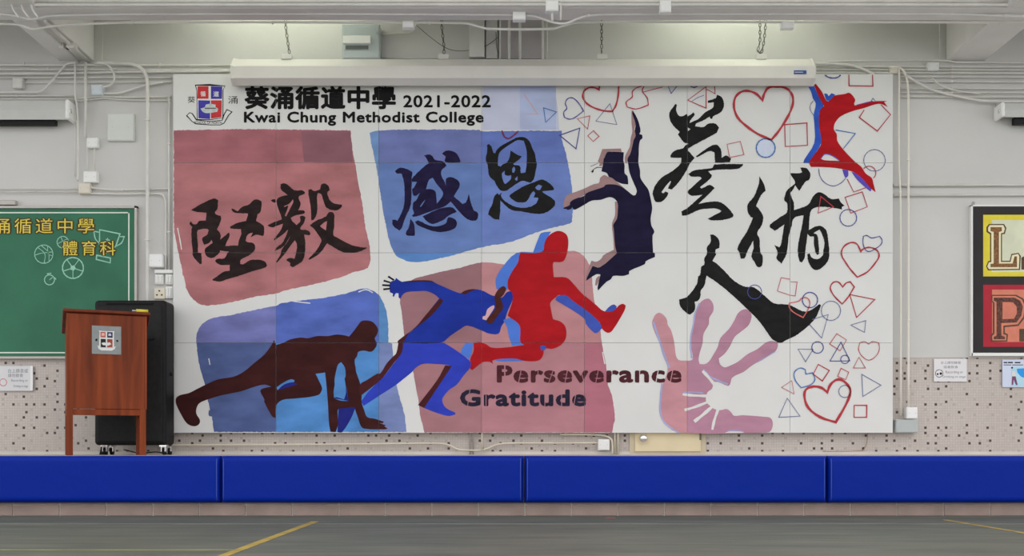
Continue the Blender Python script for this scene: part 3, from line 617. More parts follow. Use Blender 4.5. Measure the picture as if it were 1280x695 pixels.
# -- outlined hearts, circles, triangles and squares --
M_lr = mat('red_line_paint', (168, 48, 58), 0.6, 0.06, 10); M_lt = mat('thin_red_line', (178, 92, 92), 0.6, 0.06, 10); M_lb = mat('blue_line_paint', (66, 70, 138), 0.6, 0.06, 10); M_lg = mat('thin_blue_line', (98, 106, 146), 0.6, 0.06, 10); M_lc = mat('cobalt_line', (66, 108, 168), 0.6, 0.05, 10)
M_or = mat('faint_orange_line', (212, 168, 160), 0.6, 0.03)
Q = (660, 100, 7.722); MM = (800, 95, 10.667); U = (900, 95, 6.318); V = (1000, 240, 6.95); WW = (960, 340, 7.9875); X = (960, 427, 6.15); X4 = (640, 0, 3.994)
def hl(nm, q, wd, m, lb, closed=True, **k): return line('painted_'+nm, q, wd, m, mu, closed, label=lb, **k)
hl('heart', T(*Q, '535,300 500,240 450,185 410,172 375,190 360,230 375,275 345,310 350,360 400,380 450,365'), 1.2, M_lb, 'blue outlined heart')
hl('triangle', T(*Q, '150,270 275,310 170,410'), 1.0, M_lc, 'blue outlined triangle')
hl('heart', T(*Q, '690,60 685,95 640,75 590,75 540,110 530,170 570,230 650,275 740,300 815,305 850,240 870,150 875,62'), 2.1, M_lr, 'dark red outlined heart cut by the screen case', False)
hl('heart', T(*X4, '650,430 620,440 600,460 600,485 570,510 575,535 620,545 680,525 675,490 650,455 660,430'), 1.3, M_lr, 'dark red outlined heart', False)
hl('stroke', T(*X4, '650,462 752,435'), 1.0, M_lr, None, False)
hl('triangle', T(*Q, '790,230 655,398 858,432'), 0.8, M_lg, 'thin blue outlined triangle'); hl('triangle', T(*Q, '475,375 597,348 575,475'), 0.9, M_lt, 'thin red outlined triangle')
hl('triangle', T(*Q, '305,535 500,465 463,665'), 1.3, M_lb, 'blue outlined triangle'); hl('square', T(*Q, '630,490 685,545 630,595 577,540'), 1.0, M_lt, 'small red outlined square')
hl('triangle', T(*X4, '60,470 130,570 70,568'), 0.9, M_or, 'faint orange triangle', False)
hl('triangle', T(*MM, '375,140 415,235 490,140'), 0.9, M_lb, None, False); hl('triangle', T(*MM, '635,325 880,145 880,430'), 1.1, M_lr, 'dark red outlined triangle')
hl('stroke', T(*MM, '890,180 1000,240 995,140'), 1.0, M_lr, None, False, sm=False); hl('stroke', T(*MM, '690,340 770,290 850,260'), 0.7, M_lb, None, False); hl('stroke', T(*MM, '675,142 720,155 765,140'), 1.4, M_lb, None, False)
hl('stroke', T(*F1, '350,40 390,140 450,170 500,150 560,100 610,55'), 2.0, mat('maroon_line', (110, 40, 80)), 'maroon curl on the blue patch', False)
hl('heart', T(*U, '335,195 345,150 380,95 440,85 500,90 545,115 575,170 570,240 530,330 460,440 405,505 300,460 200,390 140,330 110,250 120,170 170,125 230,120 290,145'), 2.8, M_lr, 'large red outlined heart near the screen case')
poly('painted_circle', circ(900+360/6.318, 95+570/6.318, 11.2), mat('pale_fill', (190, 198, 216)), mu, 2)['label'] = 'pale blue filled circle'
hl('circle', circ(900+360/6.318, 95+570/6.318, 11.7), 1.5, M_lc, 'blue outlined circle')
hl('square', T(*U, '55,540 160,518 188,622 75,645'), 0.9, M_lt, 'small thin red square'); hl('square', T(*U, '510,385 685,372 690,548 515,558'), 1.2, M_lr, 'red outlined square')
hl('stroke', T(*L1, '330,-10 380,20 440,30 500,20 540,-10'), 1.6, M_lb, None, False); hl('square', T(*L1, '650,-15 652,132 970,137 965,-15'), 1.3, M_lr, None, False)
hl('square', A('1080,137.5 1074,147 1096.5,164 1113,143.5 1101,131'), 1.2, M_lr, 'red outlined square', False); hl('circle', T(*L1, '175,335 140,380 135,450 180,525'), 0.9, M_lg, None, False)
hl('triangle', T(*L1, '940,345 968,300 1005,335'), 0.7, M_lb, None, False)
hl('triangle', T(*L2, '325,92 505,125 395,265'), 1.1, M_lc, 'blue outlined triangle', False); hl('circle', circ(1000+680/7.317, 150+370/7.317, 13.4), 0.9, M_lg, 'thin blue circle')
hl('circle', circ(1000+630/7.317, 150+485/7.317, 8.4, 14, -145, 50), 1.1, M_lr, 'small red circle', False); hl('circle', T(*L2, '170,445 180,510 220,570 300,605 370,580 415,535'), 0.9, M_lb, 'thin blue half circle', False)
hl('square', T(*L2, '430,540 490,660 600,620'), 1.0, M_lr, None, False)
hl('square', T(*V, '390,47 540,0 583,130 440,185'), 1.0, M_lr, 'red outlined square'); hl('circle', circ(1000+418/6.95, 240+225/6.95, 10.4), 1.1, M_lb, 'blue outlined circle')
hl('triangle', T(*V, '180,40 290,130 155,185'), 1.1, M_lr, 'red triangle over black brushwork')
hl('heart', T(*V, '620,400 580,378 550,385 545,440 565,500 600,518 650,495 700,460 712,420 690,385'), 1.1, M_lb, 'small blue outlined heart')
hl('heart', T(*V, '530,525 520,500 490,450 440,440 380,475 358,540 400,620') + A('1063,337 1071.5,346.5 1084,340') + T(*V, '650,620 685,560 670,510 610,482 560,490 530,510'), 1.8, M_lr, 'red outlined heart under a small blue one', False)
hl('square', T(*WW, '220,73 130,57 93,190 220,232 270,240 290,100 225,98'), 0.9, M_lt, 'thin red square', False)
hl('heart', T(*WW, '310,290 335,262 390,260 415,300 405,360 350,455 250,400 210,350 215,310'), 1.4, mat('salmon_line', (196, 96, 96)), 'red heart over the black brush foot')
hl('circle', circ(960+418/7.9875, 340+280/7.9875, 9.5), 1.2, M_lb, 'blue outlined circle'); hl('circle', circ(960+627/7.9875, 340+387/7.9875, 12), 0.9, M_lg, 'thin blue circle')
hl('heart', T(*WW, '745,150 700,100 650,105 620,160 660,240 740,320 800,250 860,150 820,98 780,110'), 1.6, M_lr, 'red outlined heart'); hl('triangle', T(*WW, '815,225 1065,275 883,455'), 1.2, M_lr, 'red outlined triangle')
hl('triangle', T(*WW, '825,530 975,485 962,603'), 0.9, M_lg, 'thin blue triangle'); hl('triangle', T(*WW, '440,475 600,425 535,660 415,525'), 0.9, M_lg, 'thin blue triangle', False)
hl('circle', circ(840+695/6.737, 340+168/6.737, 8.7), 0.9, M_lb, 'blue circle on the brush stroke')
hl('triangle', T(*X, '230,58 345,60 288,155'), 0.9, M_lg, None); hl('circle', circ(960+380/6.15, 427+45/6.15, 7.2), 1.1, M_lb, None); hl('square', A('1045.8,417 1058,425 1050,438.5 1037,430'), 0.9, M_lt, None)
hl('triangle', T(*X, '560,5 475,150 628,148'), 1.1, M_lb, None); hl('circle', circ(960+590/6.15, 427+137/6.15, 5.2), 1.0, M_lb, None)
hl('heart', T(*X, '775,20 740,0 705,10 695,60 720,110 775,143 830,110 855,60 850,10 800,0'), 1.1, M_lt, 'thin red heart'); hl('triangle', T(*X, '698,120 655,203 748,203'), 0.9, M_lt, None)
hl('square', T(*X, '385,175 470,222 417,303 347,250'), 1.2, M_lr, None); hl('square', T(*X, '560,205 620,235 597,292 535,268'), 1.0, M_lt, None)
hl('heart', T(*X, '255,355 210,300 200,240 245,203 285,215 290,250 340,240 360,290 330,330'), 1.3, M_lc, 'blue outlined heart')
hl('heart', T(*X, '455,390 480,330 540,290 600,320 632,380 600,480 520,620 400,580 310,510 280,430 290,370 350,345 410,355'), 3.0, M_lr, 'large red outlined heart at the lower right')
hl('circle', circ(960+590/6.15, 427+383/6.15, 7.6), 0.9, M_lg, None); hl('triangle', T(*X, '720,252 868,335 728,422'), 1.0, M_lg, None); hl('triangle', T(*X, '103,352 182,300 200,402'), 0.8, M_lt, None)
hl('triangle', T(*X, '147,435 245,573 82,582'), 0.9, M_lg, None); hl('square', T(*X, '662,490 758,490 757,582 660,582'), 1.3, M_lr, None)

# -- lettering --
def tilt(p): return p
text('painted_letter', '葵涌循道中學', (305.5, 107.5, 495, 137), M_ink, mu, 4, bold=0.04, spacing=1.04, seams=True, split=True)
text('painted_letter', '2021-2022', (504, 119, 613.5, 134.5), M_ink, mu, 4, bold=0.035, seams=True, spacing=1.08, split=True)
text('painted_letter', 'Kwai Chung Methodist College', (305, 139.5, 604.5, 157.5), M_ink, mu, 4, bold=0.036, seams=True, spacing=1.08, split=True)
M_st = pm('stencil_brown', (74, 36, 42), 0.1, 9); M_sn = pm('stencil_navy', (38, 34, 52), 0.12, 9)
text('painted_letter', 'Perseverance', (621, 456.5, 852, 478.5), M_st, mu, 5, bold=0.055, spacing=1.07, seams=True, split=True, slots=[(631, 467, 0, 1.8), (650.5, 467, -4, 1.1), (672.5, 467, 0, 1.0), (690, 467, -7, 1.0), (708.5, 467, -4, 1.1), (727, 467, 6, 1.1), (747, 467, -4, 1.1), (765, 467, 0, 1.0), (799.5, 467, 0, 1.0), (822, 467, -4, 1.1), (840, 467, -4, 1.1)])
text('painted_letter', 'Gratitude', (575, 486.5, 732.5, 508), M_sn, mu, 5, bold=0.055, spacing=1.07, seams=True, split=True, slots=[(586, 497, -3, 1.1), (607.5, 497, 0, 1.0), (681, 497, 0, 1.0), (702, 497, 0, 1.1), (719, 497, -4, 1.1)])

# -- school crest --
def crest(parent, Zc, D, lay, small=False, rot=None):
    """shield with four quarters, ribbon below; Zc = transform of the traced crop"""
    def PZ(nm, t, m, l, sm=False): 
        o = poly(nm, T(*Zc, t), m, parent, l, D=D, seams=False, sm=sm); return o
    r_ = mat('crest_red', (184, 44, 48), 0.5, 0.05, 20); b_ = mat('crest_blue', (58, 50, 150), 0.5, 0.05, 20); k_ = M_ink; w_ = M_wp
    PZ('shield', '135,108 320,100 515,120 490,170 488,520 330,548 160,545 155,180', k_, lay)
    PZ('shield_field', '150,120 505,128 480,175 478,515 330,538 170,535 163,180', w_, lay+1)
    PZ('shield_quarter', '170,128 305,128 305,283 165,283', r_, lay+2); PZ('shield_quarter', '335,128 475,132 472,285 335,285', b_, lay+2)
    PZ('shield_quarter', '178,302 325,305 325,535 180,525', b_, lay+2); PZ('shield_quarter', '335,303 470,303 466,510 335,530', r_, lay+2)
    PZ('shield_emblem', '205,405 260,385 270,355 330,345 395,358 390,385 425,405 415,445 300,462 240,450', mat('crest_pale', (176, 186, 186), 0.5, 0.1, 40), lay+3, True)
    PZ('shield_emblem', '255,395 395,395 400,408 260,410', mat('crest_grey', (96, 84, 84)), lay+4)
    PZ('ribbon', '25,495 70,450 110,465 160,540 330,560 470,545 490,480 530,410 605,445 560,490 500,590 450,612 330,612 150,600 100,570', k_, lay)
    PZ('ribbon_face', '42,490 75,460 100,475 150,552 330,568 480,553 505,480 535,425 585,447 545,490 495,580 450,603 330,603 155,590 105,562', w_, lay+1)
Zc = (230, 95, 9.929)
cr_ = bpy.data.objects.new('school_crest', None); COL.objects.link(cr_); cr_.parent = mu; cr_.matrix_parent_inverse = world_of(mu).inverted(); cr_['label'] = 'painted school shield with a ribbon'
crest(cr_, Zc, MD, 2)
text('crest_lettering', '循', (230+205/9.929, 95+190/9.929, 230+270/9.929, 95+255/9.929), M_wp, cr_, 5, bold=0.02); text('crest_lettering', '道', (230+365/9.929, 95+190/9.929, 230+435/9.929, 95+258/9.929), M_wp, cr_, 5, bold=0.02)
text('crest_lettering', '葵', (230+45/9.929, 95+255/9.929, 230+140/9.929, 95+335/9.929), M_ink, cr_, 3, bold=0.0); text('crest_lettering', '涌', (230+548/9.929, 95+250/9.929, 230+665/9.929, 95+345/9.929), M_ink, cr_, 3, bold=0.0)
text('crest_lettering', 'SCHOOL OF NORTH', (230+130/9.929, 95+562/9.929, 230+470/9.929, 95+595/9.929), M_ink, cr_, 5, bold=0.01)

# ---------------- projector screen case hung over the mural ----------------
pc = empty('projector_screen_case', (wx(654, 8.74), 8.74-CAMD, wz(107, 8.8)), 'long white projector screen case hanging above the mural on chains', 'screen')
M_case = mat('case_enamel', (206, 203, 198), 0.4, 0.015, 4)
prof = [(-0.10, wz(74, 8.90)), (-0.17, wz(74, 8.83)), (-0.26, wz(82.5, 8.74)), (-0.26, wz(97.5, 8.74)), (-0.19, wz(107, 8.81)), (-0.10, wz(107.5, 8.90))]
MB().prism(prof, wx(291, 8.74), wx(1017, 8.74)).build('casing', M_case, pc)
pe = [(-0.095, wz(73, 8.90)), (-0.17, wz(73, 8.83)), (-0.264, wz(82, 8.74)), (-0.264, wz(98, 8.74)), (-0.19, wz(107.8, 8.81)), (-0.095, wz(108, 8.90))]
MB().prism(pe, wx(288, 8.74), wx(291, 8.74)).build('end_cap', M_case, pc); MB().prism(pe, wx(1017, 8.74), wx(1019.5, 8.74)).build('end_cap', M_case, pc)
MB().box((wx(992.5, 8.735), -0.268, wz(92.5, 8.735)), (wx(1008, 8.735), -0.26, wz(88, 8.735)), 0.001).build('badge', mat('badge_blue', (46, 74, 140), 0.4, 0), pc)
MB().box((wx(993.5, 8.731), -0.2695, wz(90.6, 8.731)), (wx(1004, 8.731), -0.2675, wz(89.8, 8.731))).build('badge_print', M_wp, pc)
for px in (358, 554, 752, 951):
    MB().box((wx(px-6, 8.83), -0.19, wz(74.5, 8.83)), (wx(px+7, 8.83), -0.14, wz(68.5, 8.83)), 0.003).build('hanger_bracket', M_pipe, pc)
def chain(px, pts, label):
    """links strung along a path of (px,py) points"""
    D = 8.835; b = MB(); P = [W(x, y, D) for x, y in pts]
    tot = 0; segs = []
    for a, c in zip(P, P[1:]): segs.append((a, c, (c-a).length))
    L_ = 0.029; k = 0
    for a, c, l in segs:
        n = max(1, int(l/L_)); d = (c-a).normalized()
        for i in range(n):
            m = a+d*(l*(i+0.5)/n); side = Vector((1, 0, 0)) if k % 2 else Vector((0.35, 0.93, 0)); side = (side-d*side.dot(d)).normalized(); k += 1
            ring = []
            for q in range(9):
                t = 2*math.pi*q/8; ring.append(m+d*math.sin(t)*0.019+side*math.cos(t)*0.009)
            b.tube(ring, 0.0034, 5, cap=False)
    o = b.build('chain', M_steel); tag(o, label, 'chain', 'chains holding the screen case')
    return o
chain(358, [(357, -30), (357, 32), (361, 62), (362, 67)], 'steel chain holding the screen case, leftmost, left of the fuse box')
chain(554, [(552, -30), (552, 32), (555, 58), (555, 67)], 'steel chain holding the screen case, right of the grey fuse box')
chain(752, [(752, -30), (752, 55), (752, 67)], 'steel chain holding the screen case, third, right of the ducts')
chain(951, [(950, -30), (950, 52), (947, 64), (950, 66), (953, 64)], 'doubled steel chain holding the screen case at its right end')
o = chain(951, [(957, -30), (957, 32), (955, 52), (952, 66)], 'loose tail of chain hanging beside the rightmost chain')

# ---------------- conduits and boxes ----------------
def bez(pts):
    return smooth(pts, closed=False, sharp=85, n=5)
def pipe(pts, wd, label, D=8.97, m=None, clips=(), name='conduit', grp=None, n=8):
    P = [W(x, y, D) for x, y in (bez(pts) if len(pts) > 2 else pts)]
    r = wd/2*D/F
    o = MB().tube(P, r, n).build(name, m or M_pipe); tag(o, label, 'pipe' if name == 'conduit' else 'cable', grp)
    for (cx, cy, hor) in clips:
        c = W(cx, cy, D); e = 0.011
        if hor: MB().box((c.x-e/2, c.y-r*1.25, c.z-r*1.35), (c.x+e/2, c.y+r, c.z+r*1.35), 0.001).build('clip', m or M_pipe, o)
        else: MB().box((c.x-r*1.35, c.y-r*1.25, c.z-e/2), (c.x+r*1.35, c.y+r, c.z+e/2), 0.001).build('clip', m or M_pipe, o)
    return o
def wbox(name, x0, y0, x1, y1, dep, label, m=None, cat='box', D=9.0, detail=None, parts=True):
    """box on a wall plane at D, projecting dep metres"""
    Df = D-dep
    a = Vector((wx(x0, Df), Df-CAMD, wz(y1, Df))); c = Vector((wx(x1, Df), D-CAMD, wz(y0, Df)))
    t = empty(name, ((a.x+c.x)/2, D-CAMD, a.z), label, cat)
    MB().box(a, c, min(0.004, dep*0.2)).build('body', m or M_boxw, t)
    if parts:
        q = 0.006
        MB().box((a.x+q, a.y-0.004, a.z+q), (c.x-q, a.y+0.001, c.z-q), 0.002).build('cover', m or M_boxw, t)
        for sx in (0.2, 0.8): MB().sphere((a.x+(c.x-a.x)*sx, a.y-0.004, a.z+(c.z-a.z)*0.5), 0.003, u=6, v=4).build('screw', M_alu, t)
    return t
# left bay
E_ = -260
pipe([(E_, 80.5), (292, 81.8)], 3.4, 'topmost horizontal conduit on the left wall band', clips=[(30, 80.6, 1), (200, 81.4, 1)])
pipe([(E_, 86.5), (290, 87.5)], 2.6, 'second horizontal conduit down on the left wall band', clips=[(60, 86.6, 1)])
pipe([(E_, 92.5), (70, 92), (110, 91), (150, 90), (290, 89)], 3.2, 'third horizontal conduit on the left, rising slightly to the right', D=8.955)
pipe([(E_, 97.5), (214, 97)], 2.2, 'fourth horizontal conduit, level with the top of the small switch box', clips=[(150, 97, 1)])
pipe([(28, 103.5), (214, 102.5)], 1.6, 'thin conduit running right from the small switch box')
pipe([(E_, 115.5), (40, 115.3), (52, 114), (60, 107), (76, 88), (84, 80), (94, 78.5)], 2.6, 'conduit that climbs diagonally from the left to the beam', D=8.94)
pipe([(E_, 119.5), (92, 119.8)], 2.2, 'horizontal conduit just above the left pull-down screen', clips=[(20, 119.6, 1)])
pipe([(E_, 124), (90, 124)], 1.6, 'lowest thin conduit above the left pull-down screen')
pipe([(96, 123.5), (130, 120.5), (152, 121.5), (214, 121)], 2.2, 'horizontal conduit above the white cover panel, upper of a pair', clips=[(151, 121.4, 1)])
pipe([(96, 127), (130, 122.8), (152, 124.6), (214, 125.8)], 1.6, 'horizontal conduit above the white cover panel, lower of a pair')
pipe([(94, 78), (94, 119), (96, 130), (97.5, 152), (97.8, 205), (97.5, 226)], 2.4, 'kinked vertical conduit beside the left pull-down screen', D=8.94, clips=[(97.5, 152, 0)])
pipe([(93.8, 152), (93.8, 221)], 1.3, 'thin vertical conduit left of the kinked one')
pipe([(107, 78), (107.2, 172)], 3.4, 'thick vertical conduit dropping to the upper square box', D=8.93, clips=[(107, 100, 0), (107, 125, 0)])
pipe([(109.2, 184), (109.2, 214)], 1.6, 'short left conduit between the two square boxes', D=8.965); pipe([(118.2, 184), (118.2, 214)], 1.6, 'short right conduit between the two square boxes', D=8.965)
pipe([(122, 78.6), (150, 79), (166, 80.5), (176, 85), (182, 93), (184.3, 106), (184.5, 160), (184.5, 300), (184.5, 385)], 4.4, 'thick white pipe bending down beside the mural', D=8.935, clips=[(184.5, 150, 0), (184.5, 300, 0)])
pipe([(118, 79), (132, 80), (139, 86), (143, 97), (138, 106), (128, 109)], 2.4, 'curled conduit entering the grey square box', D=8.93)
pipe([(128, 117), (150, 116), (170, 110), (184, 106), (203, 103)], 2.6, 'conduit rising gently from the grey square box', D=8.95, m=M_pipe)
pipe([(211.5, 122), (211.5, 338)], 3.0, 'vertical conduit along the left edge of the mural', clips=[(211.5, 180, 0), (211.5, 290, 0)])
pipe([(113, 242), (150, 242.5), (195, 242.2), (203, 243.5), (206.5, 250), (207, 262), (207, 338)], 2.2, 'conduit turning down beside the mural from the low square box')
pipe([(113, 234.5), (130, 236.5), (150, 237.3), (214, 235.8)], 2.2, 'horizontal conduit right of the low square box', clips=[(153, 237.2, 1)])
pipe([(E_, 236.5), (99, 236)], 1.5, 'upper thin conduit above the green board'); pipe([(E_, 240.3), (99, 240)], 1.5, 'lower thin conduit above the green board')
wbox('junction_box', 108, 172, 122, 184.5, 0.05, 'upper white square box on the thick vertical conduit'); wbox('junction_box', 104, 214, 121.5, 228, 0.05, 'middle white square box on the left wall')
wbox('junction_box', 98, 228.5, 113, 242, 0.045, 'cream square box right above the green board', m=mat('cream_box', (206, 200, 186), 0.5, 0.02))
wbox('junction_box', 114, 105.5, 128, 118.5, 0.07, 'pale grey square box under the left beam', m=mat('pale_grey_box', (196, 202, 208), 0.5, 0.01))
sb = wbox('wall_switch', 15.5, 97, 28, 110, 0.05, 'small switch box high on the far left', cat='switch', m=M_pipe)
wbox('access_cover', 134, 142, 167.5, 176, 0.035, 'white square cover panel between the vertical conduits', cat='panel', m=mat('cover_white', (200, 203, 198), 0.5, 0.015))
wbox('speaker_control', 186, 317.5, 203.5, 334, 0.07, 'bright white control box beside the mural', cat='box', m=mat('bright_white', (235, 235, 233), 0.4, 0))
tk = empty('trunking', (wx(204, 8.95), -0.03, wz(341, 8.95)), 'white trunking strip above the switches beside the mural', 'trunking')
MB().box((wx(193, 8.95), -0.05, wz(341.5, 8.95)), (wx(216, 8.95), -0.001, wz(337, 8.95)), 0.003).build('body', M_boxw, tk)
for (x0, y0, x1, y1, lb) in ((193.5, 342.5, 204, 355.5, 'left light switch beside the mural'), (206.5, 342.5, 216, 355.5, 'right light switch beside the mural'), (206.5, 358, 216, 373, 'lower right switch plate beside the mural')):
    t = wbox('light_switch', x0, y0, x1, y1, 0.03, lb, cat='switch', parts=False)
    for k in range(2): 
        xa = x0+1.2+k*(x1-x0-2)/2; MB().box((wx(xa, 8.96), -0.04, wz(y1-2, 8.96)), (wx(xa+(x1-x0-5)/2, 8.96), -0.028, wz(y0+2, 8.96)), 0.002).build('rocker', M_boxw, t)
sk = wbox('wall_socket', 192.5, 360.5, 206, 373.5, 0.035, 'cream wall socket beside the mural', cat='socket', m=mat('cream_socket', (214, 206, 188), 0.4, 0), parts=False)
for dx, dy in ((0, -3), (-3, 2), (3, 2)): MB().box((wx(199+dx-1, 8.96), -0.038, wz(366.5+dy+0.8, 8.96)), (wx(199+dx+1, 8.96), -0.034, wz(366.5+dy-0.8, 8.96))).build('socket_hole', M_dark, sk)

# right bay
pipe([(1019, 78), (1060, 76.5), (1090, 76), (1150, 75.3), (1185, 76), (1196, 78), (1500, 79)], 2.2, 'topmost conduit on the right wall band, waving')
pipe([(1019, 79.5), (1045, 80), (1065, 82), (1080, 87), (1092, 93)], 3.6, 'thick curved pipe diving behind the mural at the right', D=8.945)
ry = [(83, 2.4), (87, 1.8), (91, 2.2), (96, 2.4), (102, 2.2), (110.5, 2.2), (115.5, 2.0), (121, 2.0)]
words = ['second', 'third', 'fourth', 'fifth', 'sixth', 'seventh', 'eighth', 'lowest']
for (yy, wd), wn in zip(ry, words):
    pipe([(1126 if yy > 95 else 1020, yy), (1500, yy+1.0)], wd, '%s straight horizontal conduit down on the right wall band' % wn, clips=[(1190, yy+.2, 1)])
pipe([(1132, 94), (1145, 102), (1165, 112), (1195, 120), (1230, 126), (1275, 127), (1500, 127)], 3.0, 'sagging conduit sweeping right above the right screen', D=8.945)
pipe([(1165, 98), (1178, 108), (1200, 114), (1225, 117)], 2.0, 'short slanting conduit crossing the right wall band', D=8.95)
pipe([(1124, 84), (1123.6, 200), (1125.5, 245), (1126, 520)], 2.4, 'narrow vertical conduit right of the mural', D=8.95, m=mat('ivory_pipe', (216, 211, 202), 0.45, 0.01), clips=[(1125, 240, 0)])
pipe([(1112, 84), (1124, 84.5), (1131, 91), (1134.5, 105), (1135.5, 130), (1135.5, 300), (1135.5, 510)], 3.0, 'wide vertical conduit curving down right of the mural', D=8.955, m=mat('ivory_pipe', (216, 211, 202)), clips=[(1135.5, 200, 0), (1135.5, 400, 0)])
pipe([(1117, 231.5), (1500, 230)], 3.6, 'upper horizontal conduit above the framed poster', D=8.975); pipe([(1117, 244), (1500, 242.5)], 3.2, 'lower horizontal conduit above the framed poster', D=8.975)
wbox('junction_box', 1160, 77.5, 1174, 88, 0.06, 'small white square box below the right beam', m=mat('pale_box2', (208, 210, 208), 0.5, 0)); wbox('junction_box', 1112, 82, 1125, 91.5, 0.04, 'cream square box at the top right corner of the mural', m=mat('cream_box', (206, 200, 186)))
wbox('junction_box', 1133.5, 509, 1147, 523.5, 0.07, 'white square box at the foot of the right conduits', m=mat('bright_white', (235, 235, 233)))
wbox('junction_box', 1120, 524.5, 1148, 541, 0.08, 'wide grey box at the lower right corner of the mural', m=M_boxg)

# cross beam pipes (under and on the beam in front)
DB = 8.02
pipe([(-200, 18), (0, 18), (15, 19), (38, 24), (50, 22.5), (62, 20), (150, 18), (400, 17.5), (600, 18.5), (645, 18.8)], 2.5, 'conduit along the underside of the cross beam, left half', D=DB, clips=[(172, 18, 1), (386, 17.6, 1), (531, 18, 1)], m=M_conc)
pipe([(657, 19), (670, 21), (688, 27), (705, 29.5), (718, 25), (735, 19.5), (780, 18), (960, 17.5), (1180, 17.5), (1300, 21), (1500, 24)], 2.8, 'conduit along the underside of the cross beam, right half', D=DB, clips=[(736, 19.5, 1), (820, 18, 1), (962, 17.6, 1), (1188, 17.6, 1), (1256, 20, 1)], m=M_conc)
pipe([(-200, 29.5), (0, 30), (24, 31), (36, 35), (44, 36.5), (58, 34), (80, 31.5), (170, 28), (560, 28.5), (585, 29.5), (598, 33), (610, 36), (690, 36), (705, 32), (722, 28), (960, 27.5), (1500, 28)], 3.2, 'long wavy conduit behind the cross beam edge', D=8.165, clips=[(165, 28, 1), (341, 28, 1), (537, 28.4, 1), (1250, 28, 1)])
pipe([(-200, 6.3), (640, 5.8), (1500, 6)], 3.6, 'lower conduit on the front face of the cross beam', D=7.88); pipe([(-200, 1.5), (1500, 1.5)], 3.2, 'upper conduit on the front face of the cross beam', D=7.88)
for k, px in enumerate((14, 26, 38)):
    pipe([(px, -12), (px+1, 6), (px+4, 14), (px+10, 22)], 2.6, '%s vertical conduit looping under the cross beam above the left beam' % ('left', 'middle', 'right')[k], D=7.86+0.0)
lb_y = -0.62
for k, (x0, x1) in enumerate(((96, 61), (108, 71))):     # conduits running under the left beam
    a = W(x0+4, 78, 8.98); c = a.copy(); a.y = -0.03; c.y = yb1-0.02
    z = ZB-0.016; r = 0.013 if k else 0.01
    o = MB().tube([(a.x, a.y, z), (a.x, c.y, z)], r, 8).build('conduit', M_pipe); tag(o, ('inner' if k else 'outer')+' conduit running along the underside of the left beam', 'pipe')
    MB().box((a.x-0.02, -0.4, z-0.02), (a.x+0.02, -0.36, ZB), 0.002).build('clip', M_pipe, o)
o = empty('junction_box', (wx(92, 8.7), -0.36, ZB-0.05), 'small round box on the underside of the left beam', 'box')
MB().box((wx(84, 8.6), -0.42, ZB-0.045), (wx(94, 8.6), -0.34, ZB+0.002), 0.006).build('body', M_pipe, o); MB().sphere((wx(84, 8.6), -0.38, ZB-0.03), 0.018, u=8, v=6).build('knockout', M_dark, o)
def bbox_(x0, y0, x1, y1, D, lb):
    a = W(x0, y1, D); c = W(x1, y0, D); t = empty('junction_box', ((a.x+c.x)/2, a.y, a.z), lb, 'box')
    MB().box((a.x, a.y, a.z), (c.x, a.y+0.06, c.z), 0.004).build('body', M_boxw, t); MB().box((a.x+.006, a.y-.004, a.z+.006), (c.x-.006, a.y+.001, c.z-.006), 0.002).build('cover', M_boxw, t)
bbox_(682, 0, 698, 13.5, 7.86, 'white box on the cross beam face above the ducts'); bbox_(641, 14, 657, 24.5, 7.98, 'white box under the cross beam joining two conduits'); bbox_(825, 0, 839, 15, 7.86, 'white box on the cross beam face right of the ducts')
bbox_(977, 26, 993, 34.5, 8.152, 'small box hanging behind the cross beam near the right chain')
pipe([(690, 13), (690.5, 26)], 3, 'short stub conduit below the box above the ducts', D=7.9); pipe([(701, -10), (701, 25)], 2.6, 'vertical conduit beside the box above the ducts', D=7.88)
# vertical pipes in the duct recess
for px, wd, lb in ((636.5, 3.6, 'left vertical pipe in the grey recess above the mural'), (650, 3.4, 'right vertical pipe in the grey recess above the mural'), (678.5, 3.0, 'vertical pipe at the right edge of the grey recess'), (684, 1.8, 'thin vertical pipe right of the grey recess'), (625, 2.2, 'vertical pipe at the left edge of the grey recess')):
    pipe([(px, -20), (px, 78)], wd, lb, D=8.9)
pipe([(128, -20), (128.2, 50), (127.5, 78)], 1.2, 'thin vertical cable from the soffit beside the left beam', name='cable', m=M_pipe); pipe([(1174.5, -20), (1174.5, 76)], 1.6, 'thin vertical conduit beside the right beam')
pipe([(475, 43), (500, 41.5), (512, 40), (518, 36), (521, 28), (521, 20)], 2.6, 'conduit leaving the fuse box and bending upward')
bbox_(503, 25.8, 517, 34, 8.14, 'pale box above the conduit beside the fuse box')
pipe([(521, 32), (540, 48), (560, 61), (580, 63.5), (606, 58), (622, 47)], 0.8, 'drooping thin dark cable beside the second chain', D=8.93, name='cable', m=mat('dark_cable', (90, 86, 80)))
pipe([(620, 40), (621, 60), (623, 66), (622.5, 76)], 1.0, 'dark cable hanging beside the recess', D=8.9, name='cable', m=mat('dark_cable', (90, 86, 80)))
pipe([(475, 72.5), (550, 73.5)], 1.4, 'thin conduit below the fuse box')

